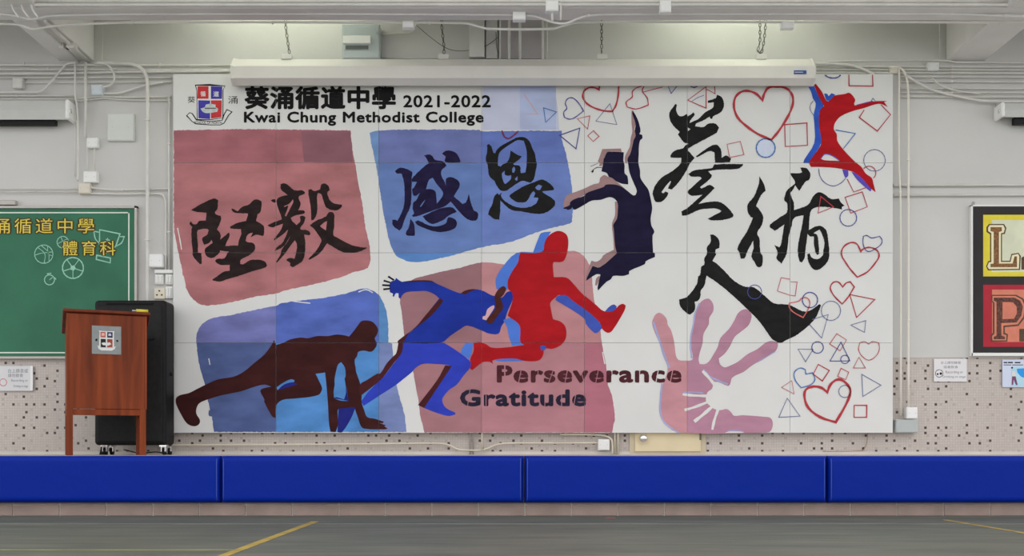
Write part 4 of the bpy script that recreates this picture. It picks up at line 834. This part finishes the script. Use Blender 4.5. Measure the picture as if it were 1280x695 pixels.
# fuse box
fb = empty('fuse_box', (wx(451, 8.9), -0.1, wz(73, 8.9)), 'grey metal fuse box above the screen case', 'box')
MB().box((wx(427.5, 8.88), -0.12, wz(73.5, 8.88)), (wx(475, 8.88), -0.002, wz(30, 8.88)), 0.004).build('body', M_boxg, fb)
MB().box((wx(429.5, 8.875), -0.126, wz(72, 8.875)), (wx(473.5, 8.875), -0.118, wz(31, 8.875)), 0.002).build('door', mat('fuse_door', (170, 178, 180), 0.45, 0.02, 5), fb)
MB().box((wx(429, 8.87), -0.15, wz(55, 8.87)), (wx(463.5, 8.87), -0.124, wz(45.5, 8.87)), 0.002).build('label_plate', mat('white_plate', (228, 230, 222), 0.4, 0), fb)
MB().box((wx(430.5, 8.87), -0.13, wz(62.5, 8.87)), (wx(462, 8.87), -0.124, wz(56, 8.87)), 0.001).build('window_rim', M_boxg, fb)
MB().box((wx(432, 8.87), -0.132, wz(61.8, 8.87)), (wx(460.5, 8.87), -0.128, wz(57, 8.87))).build('window', mat('fuse_window', (96, 102, 100), 0.2, 0), fb)
MB().sphere((wx(470, 8.87), -0.13, wz(41, 8.87)), 0.008, u=8, v=6).build('lock', M_chrome, fb)

# pull-down screens at both edges
def pull_screen(x0, x1, y0, y1, bx0, bx1, by1, capx, label):
    t = empty('pulldown_screen', (wx((x0+x1)/2, 8.85), -0.08, wz(y1, 8.85)), label, 'screen')
    ym = y0+(y1-y0)*0.48
    pr = [(-0.003, wz(y0, 8.997)), (-0.12, wz(y0, 8.88)), (-0.15, wz(ym, 8.85)), (-0.13, wz(y1, 8.87)), (-0.003, wz(y1, 8.997))]
    MB().prism(pr, wx(x0, 8.86), wx(x1, 8.86)).build('casing', mat('screen_case_grey', (186, 187, 183), 0.5, 0.02, 5), t)
    MB().box((wx(bx0, 8.9), -0.10, wz(by1, 8.9)), (wx(bx1, 8.9), -0.05, wz(y1-0.3, 8.9)), 0.003).build('black_bar', M_black, t)
    c = wx(capx, 8.86); MB().box((c-0.02, -0.155, wz(y1-1, 8.85)), (c+0.012, -0.003, wz(y0-1, 8.86)), 0.01).build('end_cap', M_boxw, t)
    MB().sphere((c+(0.012 if capx < 640 else -0.02), -0.11, wz((y0+y1)/2+1, 8.88)), 0.02, sc=(0.3, 1, 1)).build('spindle', M_chrome, t)
pull_screen(-300, 85, 125.5, 149.5, -300, 69, 156, 85, 'grey pull-down screen case above the green board')
pull_screen(1254, 1600, 129, 146.5, 1268, 1600, 155, 1254, 'grey pull-down screen case high on the right edge')

# ---------------- low wall services ----------------
pipe([(205, 556.5), (300, 556), (400, 555.5), (500, 554.5), (548, 554.2), (560, 556), (572, 561.5), (580, 562.5), (600, 562.8), (608, 561), (622, 555.5), (640, 554), (700, 553.8), (750, 553.5)], 2.2, 'cream conduit dipping along the mosaic below the mural', D=8.96, m=M_pipe_cream)
wbox('junction_box', 747.5, 549, 762, 563, 0.06, 'white square box below the centre of the mural', m=M_boxw)
pipe([(700, 543), (745, 543.5), (757, 545), (764, 549), (765.5, 556), (765.5, 568)], 2.4, 'curved cream conduit bending to the stage beside the low box', D=8.965, m=M_pipe_cream)
pipe([(768.5, 500), (768.5, 568)], 2.2, 'left of two straight vertical conduits below the mural', D=8.97, m=M_pipe_cream); pipe([(772.5, 500), (772.5, 568)], 2.4, 'right of two straight vertical conduits below the mural', D=8.97, m=M_pipe_cream)
pipe([(602.5, 500), (602.5, 564)], 2.2, 'short vertical conduit below the mural beside the dip', D=8.95, m=M_pipe_cream); pipe([(587.5, 500), (587.5, 568)], 1.8, 'grey left pipe of a close pair below the mural', D=8.98, m=M_alu); pipe([(591.5, 500), (591.5, 568)], 1.8, 'grey right pipe of a close pair below the mural', D=8.98, m=M_alu)
pipe([(1085, 535), (1084, 550), (1081, 560), (1076, 563.5), (1028, 564.3)], 0.8, 'thin brown cable running down right of the hatch', D=8.99, name='cable', m=mat('brown_cable', (150, 128, 96)))
ht = empty('access_hatch', (wx(834, 8.98), -0.02, wz(566, 8.98)), 'cream access hatch with round knob below the mural', 'hatch')
MB().box((wx(787, 8.99), -0.012, wz(567, 8.99)), (wx(882, 8.99), 0.003, wz(522, 8.99))).build('frame', mat('hatch_frame', (192, 180, 156), 0.6, 0.04, 6), ht)
MB().box((wx(793.5, 8.98), -0.026, wz(564.5, 8.98)), (wx(876, 8.98), -0.012, wz(526, 8.98)), 0.003).build('door', M_cream, ht)
MB().sphere((wx(804.5, 8.93), -0.065, wz(548, 8.93)), 0.034, sc=(1, 0.7, 1), u=16, v=10).tube([(wx(804.5, 8.93), -0.065, wz(548, 8.93)), (wx(804.5, 8.93), -0.02, wz(548, 8.93))], 0.018).build('knob', M_chrome, ht)
MB().box((wx(874.2, 8.975), -0.030, wz(550, 8.975)), (wx(876.5, 8.975), -0.024, wz(541, 8.975))).build('hinge', M_steel, ht)

# ---------------- green display board ----------------
gb = empty('display_board', (wx(0, 8.97), -0.02, wz(447, 8.97)), 'green felt display board with yellow Chinese lettering on the left wall', 'board')
DG = 8.965
M_felt = mat('green_felt', (58, 108, 85), 0.9, 0.06, 3, bump=0.1, detail=5)
MB().box((wx(-176, DG), -0.033, wz(446, DG)), (wx(168, DG), -0.002, wz(260, DG))).build('felt', M_felt, gb)
for a in ((-179, 257.5, 171.5, 260.5), (-179, 445.5, 171.5, 448.5), (168.3, 257.5, 171.5, 448.5), (-179, 257.5, -176, 448.5)):
    MB().box((wx(a[0], DG), -0.045, wz(a[3], DG)), (wx(a[2], DG), -0.002, wz(a[1], DG)), 0.002).build('frame', M_alu, gb)
M_chalk = mat('board_white_tape', (206, 214, 204), 0.7, 0.02, 8); M_mint = mat('mint_print', (142, 192, 172), 0.7, 0.03, 8)
GD = DG+0.0015
for a in ((-168, 265, 162, 266.6), (-168, 440, 162, 441.6), (160.2, 265, 161.8, 441.6), (-168, 265, -166.4, 441.6)):
    MB().box((wx(a[0], DG), -0.0345, wz(a[3], DG)), (wx(a[2], DG), -0.033, wz(a[1], DG))).build('border_tape', M_chalk, gb)
M_yel = mat('yellow_letter', (212, 190, 74), 0.5, 0.05, 20); M_out = mat('letter_outline', (66, 52, 26), 0.6, 0)
for (s_, bx) in (('葵涌循道中學', (-34, 273, 118, 292)), ('體育科', (78.5, 301, 144.5, 319.5))):
    sp = 1.28
    text('letter_outline', s_, (bx[0]-1.3, bx[1]-1.2, bx[2]+1.3, bx[3]+1.2), M_out, gb, 2, D=GD-0.001, bold=0.085, spacing=sp, split=True)
    text('letter', s_, bx, M_yel, gb, 6, D=GD-0.001, bold=0.0, spacing=sp, split=True)
B4 = (0, 250, 5.79)
def gl(nm, t_, wd, closed=False, sm=None, lb=None): 
    q = t_ if isinstance(t_, list) else T(*B4, t_)
    return line(nm, q, wd, M_mint, gb, closed, 1, GD-0.001, False, sm=True if sm is None else sm, label=lb)
bk = circ(317/5.79, 250+392/5.79, 11.4)
gl('printed_basketball', bk, 1.2, True, lb='pale mint basketball print'); gl('printed_seam', '250,400 300,385 385,375', 1.0); gl('printed_seam', '275,345 325,390 320,455', 1.0); gl('printed_seam', '300,330 350,380 355,445', 1.0); gl('printed_seam', '345,335 350,390 385,405', 1.0)
gl('printed_basketball', circ(455/5.79, 250+305/5.79, 7.2), 1.2, True); gl('printed_seam', '420,315 490,280', 1.0); gl('printed_seam', '440,265 470,340', 1.0)
gl('printed_football', circ(528/5.79, 250+492/5.79, 13), 1.8, True, lb='pale mint football print')
poly('printed_football_patch', circ(528/5.79, 250+492/5.79, 3.6, 5), M_mint, gb, 1, D=GD-.001, seams=False, sm=False)
for k in range(5):
    a = math.radians(72*k+18); cx, cy = 528/5.79, 250+492/5.79
    gl('printed_seam', [(cx+3*math.cos(a), cy+3*math.sin(a)), (cx+12.5*math.cos(a), cy+12.5*math.sin(a))], 1.2)
gl('printed_stopwatch', circ(358/5.79, 250+578/5.79, 6.2), 1.4, True, lb='pale mint stopwatch print'); gl('printed_seam', '358,578 380,560', 1.2); gl('printed_seam', '340,535 372,530', 1.6); gl('printed_seam', '395,560 405,575', 1.4)
tro = T(*B4, '722,215 868,245 840,330 800,380 770,385 720,320'); gl('printed_trophy', tro, 1.7, True, sm=False, lb='pale mint trophy print')
gl('printed_handle', '722,235 680,225 690,280 715,310', 1.6); gl('printed_handle', '858,265 900,265 880,310 840,335', 1.6); gl('printed_trophy', '700,400 800,420 798,455 697,430', 1.7, True, sm=False)
gl('printed_seam', '780,275 775,300', 1.4); gl('printed_seam', '765,285 795,292', 1.4)
MB().box((wx(-30, DG), -0.05, wz(256.5, DG)), (wx(20, DG), -0.002, wz(250.5, DG)), 0.004).build('top_rail', M_alu, gb)

# ---------------- lectern ----------------
th = math.radians(24); LD = 7.98
Lx, Ly = wx(83, LD), LD-CAMD
Mt = Matrix.Translation((Lx, Ly, STAGE_Z)) @ Matrix.Rotation(th, 4, 'Z')
le = empty('lectern', (Lx, Ly, STAGE_Z), 'reddish wooden lectern with a school crest plate on the stage', 'lectern')
w_ = 0.565; dp = 0.34; Hf = (560-391)/F*LD+CZ-STAGE_Z; zb = (560-511)/F*(LD+0.08)+CZ-STAGE_Z; za = (560-519)/F*(LD+0.08)+CZ-STAGE_Z
def LB(name, a, c, m, bev=0.002): return MB().box(a, c, bev, M=Mt).build(name, m, le)
LB('front_panel', (0.012, 0, zb), (w_-0.012, 0.018, Hf), M_wood); LB('apron', (0.03, 0.004, za), (w_-0.03, 0.022, zb-0.002), M_wood)
# side panels slope at the top
for x0 in (0, w_-0.018):
    b = bmesh.new()
    pr = [(0.0, zb), (dp, zb), (dp, Hf-0.115), (0.0, Hf)]
    va = [b.verts.new(Mt @ Vector((x0, y, z))) for y, z in pr]; vb = [b.verts.new(Mt @ Vector((x0+0.018, y, z))) for y, z in pr]
    for k in range(4): b.faces.new((va[k], va[(k+1) % 4], vb[(k+1) % 4], vb[k]))
    b.faces.new(va[::-1]); b.faces.new(vb); bmesh.ops.recalc_face_normals(b, faces=b.faces)
    me = bpy.data.meshes.new('side_panel'); b.to_mesh(me); b.free(); link('side_panel', me, M_wood, le)
LB('shelf', (0.02, 0.02, zb+0.03), (w_-0.02, dp, zb+0.05), M_wood)
for x0 in (0, w_-0.05):
    for y0 in (0.0, dp-0.045): LB('leg', (x0, y0, 0), (x0+0.045, y0+0.045, zb+0.002), M_wood)
LB('side_rail', (0.004, 0.04, za), (0.022, dp-0.04, zb), M_wood); LB('side_rail', (w_-0.022, 0.04, za), (w_-0.004, dp-0.04, zb), M_wood)
sl = math.atan2(0.115, dp)
Ms = Mt @ Matrix.Translation((w_/2, 0, Hf+0.004)) @ Matrix.Rotation(-sl, 4, 'X')
MB().box((-w_/2-0.025, -0.02, 0), (w_/2+0.025, dp+0.05, 0.024), 0.004, M=Ms).build('top', M_wood_dark, le)
MB().box((-w_/2+0.02, dp+0.03, 0.024), (w_/2-0.02, dp+0.05, 0.045), 0.003, M=Ms).build('book_stop', M_wood_dark, le)
# crest plate
PD = 0.565/100
px0, px1 = 114, 150.5; u0 = (px0-83)*PD*1.0; u1 = (px1-83)*PD
zc1 = (560-407)/F*(LD+0.08)+CZ-STAGE_Z; zc0 = (560-442.5)/F*(LD+0.08)+CZ-STAGE_Z
pl = LB('crest_plate', (u0, -0.006, zc0), (u1, 0.001, zc1), mat('plate_steel', (132, 136, 136), 0.4, 0.03, 30), 0.001); pl['label'] = 'grey metal plate with the school shield'
def PLq(name, pts, m, lay):
    s = (zc1-zc0)/500.0
    rings = [Vector((x, y, 0)) for x, y in pts]; tri = tessellate_polygon([rings])
    me = bpy.data.meshes.new(name)
    vs = [Mt @ Vector((u0+(x-125)/520*(u1-u0), -0.0065-lay*0.0005, zc1-(y-95)*s)) for x, y in pts]
    me.from_pydata(vs, [], [tuple(t) for t in tri]); 
    return link(name, me, m, pl)
def pp(t): return [tuple(map(float, q.split(','))) for q in t.split()]
PLq('shield', pp('245,182 380,188 528,182 515,210 518,470 250,470 262,205'), M_wp, 1)
PLq('shield_quarter', pp('275,200 368,200 368,300 275,300'), mat('plate_red', (176, 96, 84)), 2); PLq('shield_quarter', pp('395,200 492,200 492,300 395,300'), mat('plate_navy', (40, 38, 70)), 2)
PLq('shield_quarter', pp('280,325 370,325 370,470 280,470'), mat('plate_black', (30, 30, 34)), 2); PLq('shield_quarter', pp('395,325 490,325 490,465 395,470'), mat('plate_red2', (150, 66, 48)), 2)
PLq('shield_emblem', pp('290,400 340,385 380,395 440,380 470,415 420,440 320,435'), M_wp, 3); PLq('shield_emblem', pp('300,225 345,222 352,268 292,270'), mat('plate_pink', (220, 170, 160)), 3); PLq('shield_emblem', pp('420,225 460,225 470,268 415,268'), mat('plate_lav', (190, 190, 215)), 3)
PLq('ribbon', pp('220,440 280,475 490,475 548,445 530,495 480,528 290,528 245,505'), M_wp, 1)
PLq('plate_mark', pp('190,330 222,322 222,365 185,368'), M_ink, 1); PLq('plate_mark', pp('555,335 590,335 592,368 560,370'), M_ink, 1)

# highlighter-yellow marker on the lectern top
mk = empty('marker_pen', (wx(178, 8.3), 8.3-CAMD, wz(390, 8.3)), 'yellow tube lying on the right end of the lectern top', 'pen')
Mp = Ms @ Matrix.Translation((w_/2-0.075, -0.006, 0.024+0.013))
MB().tube([Mp @ Vector((0, 0, 0)), Mp @ Vector((0.085, 0, 0))], 0.013, 10).build('barrel', mat('yellow_barrel', (206, 196, 60), 0.4, 0), mk)
MB().tube([Mp @ Vector((-0.03, 0, 0)), Mp @ Vector((0, 0, 0))], 0.006, 8).build('tip', M_boxg, mk)

# ---------------- black wheeled equipment case behind the lectern ----------------
cs = empty('equipment_case', (-3.0, 8.6-CAMD, STAGE_Z), 'tall black wheeled equipment case standing behind the lectern', 'case')
cx0 = wx(117.5, 8.62); cx1 = wx(207, 8.62); cy0, cy1 = 8.62-CAMD, 8.86-CAMD
ztop = wz(375, 8.62); zbt = wz(556.5, 8.62)
b = MB(); b.box((cx0, cy0, zbt), (cx1, cy1, ztop), 0.028, seg=3); b.build('body', M_black, cs)
MB().box((cx0+0.03, cy0-0.008, zbt+0.03), (cx1-0.03, cy0+0.004, ztop-0.05), 0.004).build('front_panel', mat('case_front', (30, 30, 30), 0.7, 0.1, 40), cs)
MB().box((cx0+0.1, cy0-0.012, ztop-0.033), (cx1-0.1, cy0+0.002, ztop-0.018), 0.003).build('trim_strip', M_rubber, cs)
MB().sphere((wx(189, 8.6), cy0-0.012, wz(423, 8.6)), 0.02, sc=(1.2, 0.5, 0.8)).build('latch', M_rubber, cs); MB().sphere((cx1+0.004, -0.25, wz(466, 8.6)), 0.018, sc=(0.7, 1, 1)).build('knob', M_rubber, cs)
for (x, y) in ((cx0+0.07, cy0+0.05), (cx1-0.03, cy0+0.05), (cx0+0.07, cy1-0.05), (cx1-0.03, cy1-0.05)):
    c = MB().box((x-0.028, y-0.028, zbt-0.012), (x+0.028, y+0.028, zbt+0.001)).box((x-0.018, y-0.016, zbt-0.05), (x-0.012, y+0.016, zbt-0.01)).box((x+0.012, y-0.016, zbt-0.05), (x+0.018, y+0.016, zbt-0.01)).build('caster', M_chrome, cs)
    rad = (zbt-STAGE_Z)*0.36
    MB().tube([(x-0.011, y+0.012, STAGE_Z+rad), (x+0.011, y+0.012, STAGE_Z+rad)], rad, 16).build('wheel', M_rubber, c)
pr = [(cx0-0.004, STAGE_Z), (cx0+0.05, STAGE_Z), (cx0+0.03, zbt+0.005), (cx0+0.012, zbt+0.005)]
b = bmesh.new(); va = [b.verts.new((x, cy0+0.12, z)) for x, z in pr]; vb = [b.verts.new((x, cy0+0.15, z)) for x, z in pr]
for k in range(4): b.faces.new((va[k], va[(k+1) % 4], vb[(k+1) % 4], vb[k]))
b.faces.new(va[::-1]); b.faces.new(vb); me = bpy.data.meshes.new('foot'); b.to_mesh(me); b.free(); link('foot', me, M_rubber, cs)
pipe([(155, 562), (175, 566.5), (195, 565), (210, 567.5)], 1.6, 'black cable lying on the stage under the equipment case', D=8.6, name='cable', m=M_rubber)

# ---------------- blue crash pads on the stage front ----------------
def vinyl():
    m = bpy.data.materials.new('blue_vinyl'); m.use_nodes = True; nt = m.node_tree; N = nt.nodes; L = nt.links; b = N['Principled BSDF']
    b.inputs['Base Color'].default_value = rgb(0, 37, 146, 1.1); b.inputs['Roughness'].default_value = 0.4; b.inputs['Specular IOR Level'].default_value = 0.12
    g = N.new('ShaderNodeNewGeometry'); n = N.new('ShaderNodeTexNoise'); n.inputs['Scale'].default_value = 5; n.inputs['Detail'].default_value = 4; L.new(g.outputs['Position'], n.inputs['Vector'])
    n2 = N.new('ShaderNodeTexNoise'); n2.inputs['Scale'].default_value = 220; L.new(g.outputs['Position'], n2.inputs['Vector'])
    a = N.new('ShaderNodeMath'); a.operation = 'MULTIPLY_ADD'; L.new(n2.outputs['Fac'], a.inputs[0]); a.inputs[1].default_value = 0.03; L.new(n.outputs['Fac'], a.inputs[2])
    bp = N.new('ShaderNodeBump'); bp.inputs['Strength'].default_value = 0.3; bp.inputs['Distance'].default_value = 0.02; L.new(a.outputs[0], bp.inputs['Height']); L.new(bp.outputs[0], b.inputs['Normal'])
    return m
M_vin = vinyl(); M_seam = mat('blue_piping', (62, 84, 176), 0.35, 0, k=1.1)
pads = [(-104.5, 274.5, 'blue vinyl crash pad at the left, below the lectern'), (275.5, 654.5, 'blue vinyl crash pad left of centre'), (655.5, 1034.5, 'blue vinyl crash pad right of centre, below the hand print'), (1035.5, 1414.5, 'blue vinyl crash pad at the right edge')]
for (x0, x1, lb) in pads:
    D = 7.73; y0 = D-CAMD; y1 = STAGE_D-CAMD-0.006; X0, X1 = wx(x0, D), wx(x1, D); Z0, Z1 = wz(629, D), STAGE_Z-0.001
    t = empty('crash_pad', ((X0+X1)/2, y0, Z0), lb, 'pad', 'blue crash pads along the stage front')
    b = bmesh.new(); nx, nz = 40, 14; r = 0.022
    def prof_y(u, v):      # padded bulge, tight at the edges
        ex = min(u, 1-u)*(X1-X0); ez = min(v, 1-v)*(Z1-Z0)
        f = 1.0
        for e in (ex, ez):
            if e < 0.028: f *= math.sqrt(max(0.0, 1-((0.028-e)/0.028)**2))
        return y1-0.012-(y1-y0-0.012)*f
    vs = [[None]*(nz+1) for _ in range(nx+1)]
    us = [0, .003, .007, .013, .02]+[0.02+0.96*i/(nx-8) for i in range(1, nx-8)]+[.98, .987, .993, .997, 1]; nx = len(us)-1
    vv = [0, .02, .05, .09, .14]+[0.14+0.72*i/6 for i in range(1, 6)]+[.86, .91, .95, .98, 1]; nz = len(vv)-1
    vs = [[b.verts.new((X0+(X1-X0)*u, prof_y(u, v), Z0+(Z1-Z0)*v)) for v in vv] for u in us]
    for i in range(nx):
        for j in range(nz): f = b.faces.new((vs[i][j], vs[i+1][j], vs[i+1][j+1], vs[i][j+1])); f.smooth = True
    bk_ = [b.verts.new((X, y1, Z)) for X, Z in ((X0, Z0), (X1, Z0), (X1, Z1), (X0, Z1))]
    ring = [vs[i][0] for i in range(nx+1)], [vs[nx][j] for j in range(nz+1)], [vs[nx-i][nz] for i in range(nx+1)], [vs[0][nz-j] for j in range(nz+1)]
    for k, rr_ in enumerate(ring): b.faces.new(rr_[::-1]+[bk_[k], bk_[(k+1) % 4]])
    b.faces.new(bk_)
    bmesh.ops.recalc_face_normals(b, faces=b.faces)
    me = bpy.data.meshes.new('cover'); b.to_mesh(me); b.free(); link('cover', me, M_vin, t)
    for xx, s in ((X0+0.022, -1), (X1-0.022, 1)):
        MB().tube([(xx, y0+0.006, Z0+0.02), (xx, y0+0.001, Z0+0.05), (xx, y0+0.001, Z1-0.05), (xx, y0+0.006, Z1-0.02)], 0.0032, 6).build('piping', M_seam, t)

# ---------------- signs and posters ----------------
def sheet(name, x0, y0, x1, y1, label, cat, c, D=8.99, th=0.004):
    t = empty(name, (wx((x0+x1)/2, D), D-CAMD, wz(y1, D)), label, cat)
    MB().box((wx(x0, D), D-CAMD, wz(y1, D)), (wx(x1, D), D-CAMD+th, wz(y0, D))).build('sheet', mat(name+'_'+str(int(x0)), c, 0.35, 0.01, 5), t)
    return t
s1 = sheet('notice_sheet', -3, 457.5, 41, 488.5, 'laminated white notice on the mosaic below the green board', 'notice', (206, 206, 208), D=8.985)
M_gt = mat('grey_print', (110, 112, 122), 0.6, 0); M_rp = mat('red_print', (190, 80, 84), 0.6, 0)
text('print', '台上錄音或', (10, 461, 35, 466), M_gt, s1, 1, D=8.985, bold=0.0); text('print', '請勿飲食', (10, 467, 29, 471.5), M_gt, s1, 1, D=8.985, bold=0.0)
text('print', 'Recording or', (14, 474, 35, 478), M_gt, s1, 1, D=8.985, bold=0.0); text('print', 'Drinking on stage', (17, 481, 35, 485), M_gt, s1, 1, D=8.985, bold=0.0)
line('prohibition_ring', circ(4, 478, 4.4), 0.9, M_rp, s1, True, 1, 8.985, False)
MB().box((wx(38, 8.98), -0.022, wz(488, 8.98)), (wx(41.2, 8.98), -0.014, wz(457.5, 8.98))).build('plastic_edge', mat('clear_edge', (232, 232, 232), 0.2, 0), s1)
s2 = sheet('notice_sheet', 1167.5, 448.5, 1208.5, 477, 'white notice about recording or drinking on the right mosaic', 'notice', (214, 212, 214), D=8.99)
text('print', '台上請勿錄音', (1176, 451.5, 1201, 455), M_gt, s2, 1, D=8.99, bold=0.0); text('print', '或者飲食', (1179.5, 457, 1197.5, 460.5), M_gt, s2, 1, D=8.99, bold=0.0)
text('print', 'Recording or', (1182, 463.5, 1204, 467.5), M_gt, s2, 1, D=8.99, bold=0.0); text('print', 'Drinking on stage', (1178.5, 469.5, 1207, 473), M_gt, s2, 1, D=8.99, bold=0.0)
line('prohibition_ring', circ(1174, 466.8, 4.7), 0.8, M_ink, s2, True, 1, 8.99, False); poly('prohibition_mark', circ(1176, 467, 1.6), M_ink, s2, 1, D=8.99, seams=False); poly('prohibition_mark', circ(1172, 467.6, 1.2), M_ink, s2, 1, D=8.99, seams=False)
s3 = sheet('health_poster', 1253, 449.5, 1300, 484, 'pale blue poster with a walking figure at the right edge', 'poster', (196, 204, 226), D=8.99)
poly('print', A('1271,461 1299,459 1299,470 1279,472 1272,466'), mat('poster_blue', (40, 144, 232)), s3, 1, D=8.99, seams=False); poly('print', A('1264,459 1300,456 1300,483 1264,483'), mat('poster_pale', (168, 206, 240)), s3, 0.5, D=8.99, seams=False)
poly('print_figure', A('1265,464 1268.5,464 1270,470 1265,471'), M_wp, s3, 2, D=8.99, seams=False); poly('print_figure', A('1265,470.5 1269.5,470.5 1272,481 1270,481.5 1267,474.5 1266.5,481 1264.5,481'), mat('poster_plum', (120, 64, 104)), s3, 2, D=8.99, seams=False)
poly('print_figure', circ(1265, 459.7, 1.2), M_ink, s3, 2, D=8.99, seams=False)
for x0, x1, y0, y1, m_ in ((1254.5, 1259, 452.4, 454, M_ink), (1259.8, 1266, 452.4, 454, M_ink), (1268.5, 1275.5, 452.4, 454, M_ink), (1254.5, 1264, 455.6, 456.8, M_gt), (1265, 1279, 455.6, 456.8, M_gt)):
    poly('print_line', [(x0, y0), (x1, y0), (x1, y1), (x0, y1)], m_, s3, 1, D=8.99, seams=False, sm=False)

# ---------------- framed poster board at the right ----------------
fbd = empty('poster_board', (wx(1300, 8.97), -0.02, wz(445, 8.97)), 'black framed board with yellow and red letter posters on the right wall', 'board')
MB().box((wx(1216, 8.965), -0.034, wz(440.5, 8.965)), (wx(1450, 8.965), -0.002, wz(258, 8.965))).build('board', mat('board_black', (46, 42, 44), 0.7, 0.05, 8), fbd)
for a in ((1213.8, 256, 1452, 258), (1214, 441, 1452, 445), (1213.8, 256, 1216, 445), (1450, 256, 1452, 445)):
    MB().box((wx(a[0], 8.96), -0.044, wz(a[3], 8.96)), (wx(a[2], 8.96), -0.002, wz(a[1], 8.96)), 0.002).build('frame', M_boxw, fbd)
BD = 8.9655
M_y = mat('poster_yellow', (214, 198, 60), 0.6, 0.04, 10); M_pk = mat('poster_pale_green', (206, 208, 182), 0.6, 0.03, 10); M_rd = mat('poster_red', (164, 34, 50), 0.6, 0.04, 10); M_sal = mat('poster_salmon', (204, 122, 100), 0.6, 0.05, 10)
M_br = mat('letter_brown', (124, 86, 50), 0.6, 0.25, 60); M_lo = mat('letter_cream', (222, 214, 178), 0.6, 0.02); M_dk = mat('letter_dark', (84, 64, 46), 0.6, 0.15, 60)
def PB(nm, t_, m, lay, holes=()): return poly(nm, A(t_) if isinstance(t_, str) else t_, m, fbd, lay, [A(h) for h in holes], D=BD, seams=False, sm=False)
yp = PB('letter_poster', '1229,268.5 1342,268.5 1342,345.5 1229,345.5', M_y, 1); yp['label'] = 'yellow poster with a brown slab letter L'
PB('poster_field', '1239.5,275 1332,275 1332,340 1239.5,340', M_pk, 2)
PB('letter_outline', '1236,280 1255,280 1258,285 1256,292.5 1252.5,293 1252.5,326 1262,326 1264,317.5 1273,316 1276,320 1275,337.5 1235,338 1232.5,333 1235,326.5 1237.5,326 1237.5,293 1233,290 1233,284', M_dk, 3)
PB('letter_rim', '1237,281.5 1254,281.5 1256,286 1254.5,291 1251,291.5 1251,327.5 1263,327.5 1265,319 1272.5,317.5 1274,320.5 1273.5,336 1236,336.5 1234,333 1236,328 1239,327.5 1239,291.5 1235,289 1235,284.5', M_lo, 4)
PB('letter_fill', '1238,284 1252,284 1252,289 1248.5,290 1248.5,329.5 1265.5,329.5 1268,320.5 1271,320.5 1271,334 1238,334 1238,330 1242,329.5 1242,290 1238,289', M_br, 5)
rp_ = PB('letter_poster', '1229,356 1342,356 1342,433.5 1229,433.5', M_rd, 1); rp_['label'] = 'red poster with a brown slab letter P'
PB('poster_field', '1240,362 1332,362 1332,427.5 1240,427.5', M_sal, 2)
hp_ = '1254.5,379.5 1265,380 1268.5,384 1269,391 1266,396.5 1254.5,397'
PB('letter_outline', '1239,368.5 1270,368.5 1279,373 1283,382 1281,397 1273,407.5 1256,409 1256,416 1260,418 1259,427 1239,427.5 1237.5,420 1241,416 1241,379 1238.5,376', M_dk, 3, [hp_])
PB('letter_rim', '1240.5,370 1269,370 1277.5,374.5 1281,383 1279,396 1272,405.5 1254,407 1254,417.5 1258,419 1257.5,425.5 1240.5,425.5 1240,420 1243,417 1243,378.5 1240.5,376', M_sal, 4, [hp_])
PB('letter_fill', '1242,372 1268,372 1275,376 1278.5,383 1276.5,394.5 1270.5,403 1251.5,404 1251.5,419.5 1256,421 1256,424 1242,424 1242,421 1245.5,419.5 1245.5,377.5 1242,376', mat('letter_char', (92, 56, 46), 0.6, 0.3, 60), 5, ['1253,377.5 1266,378 1270.5,383 1271,391.5 1267.5,398.5 1253,399'])
PB('letter_fragment', '1276.5,322 1281,320 1284,322 1282,337 1276.5,337', M_dk, 3); PB('letter_fragment', '1274,411 1286,411 1286,414 1281,414 1281,427 1274,427', M_dk, 3)
MB().sphere((wx(1217.5, 8.98), -0.015, wz(253.5, 8.98)), 0.012).build('screw', M_alu, fbd)
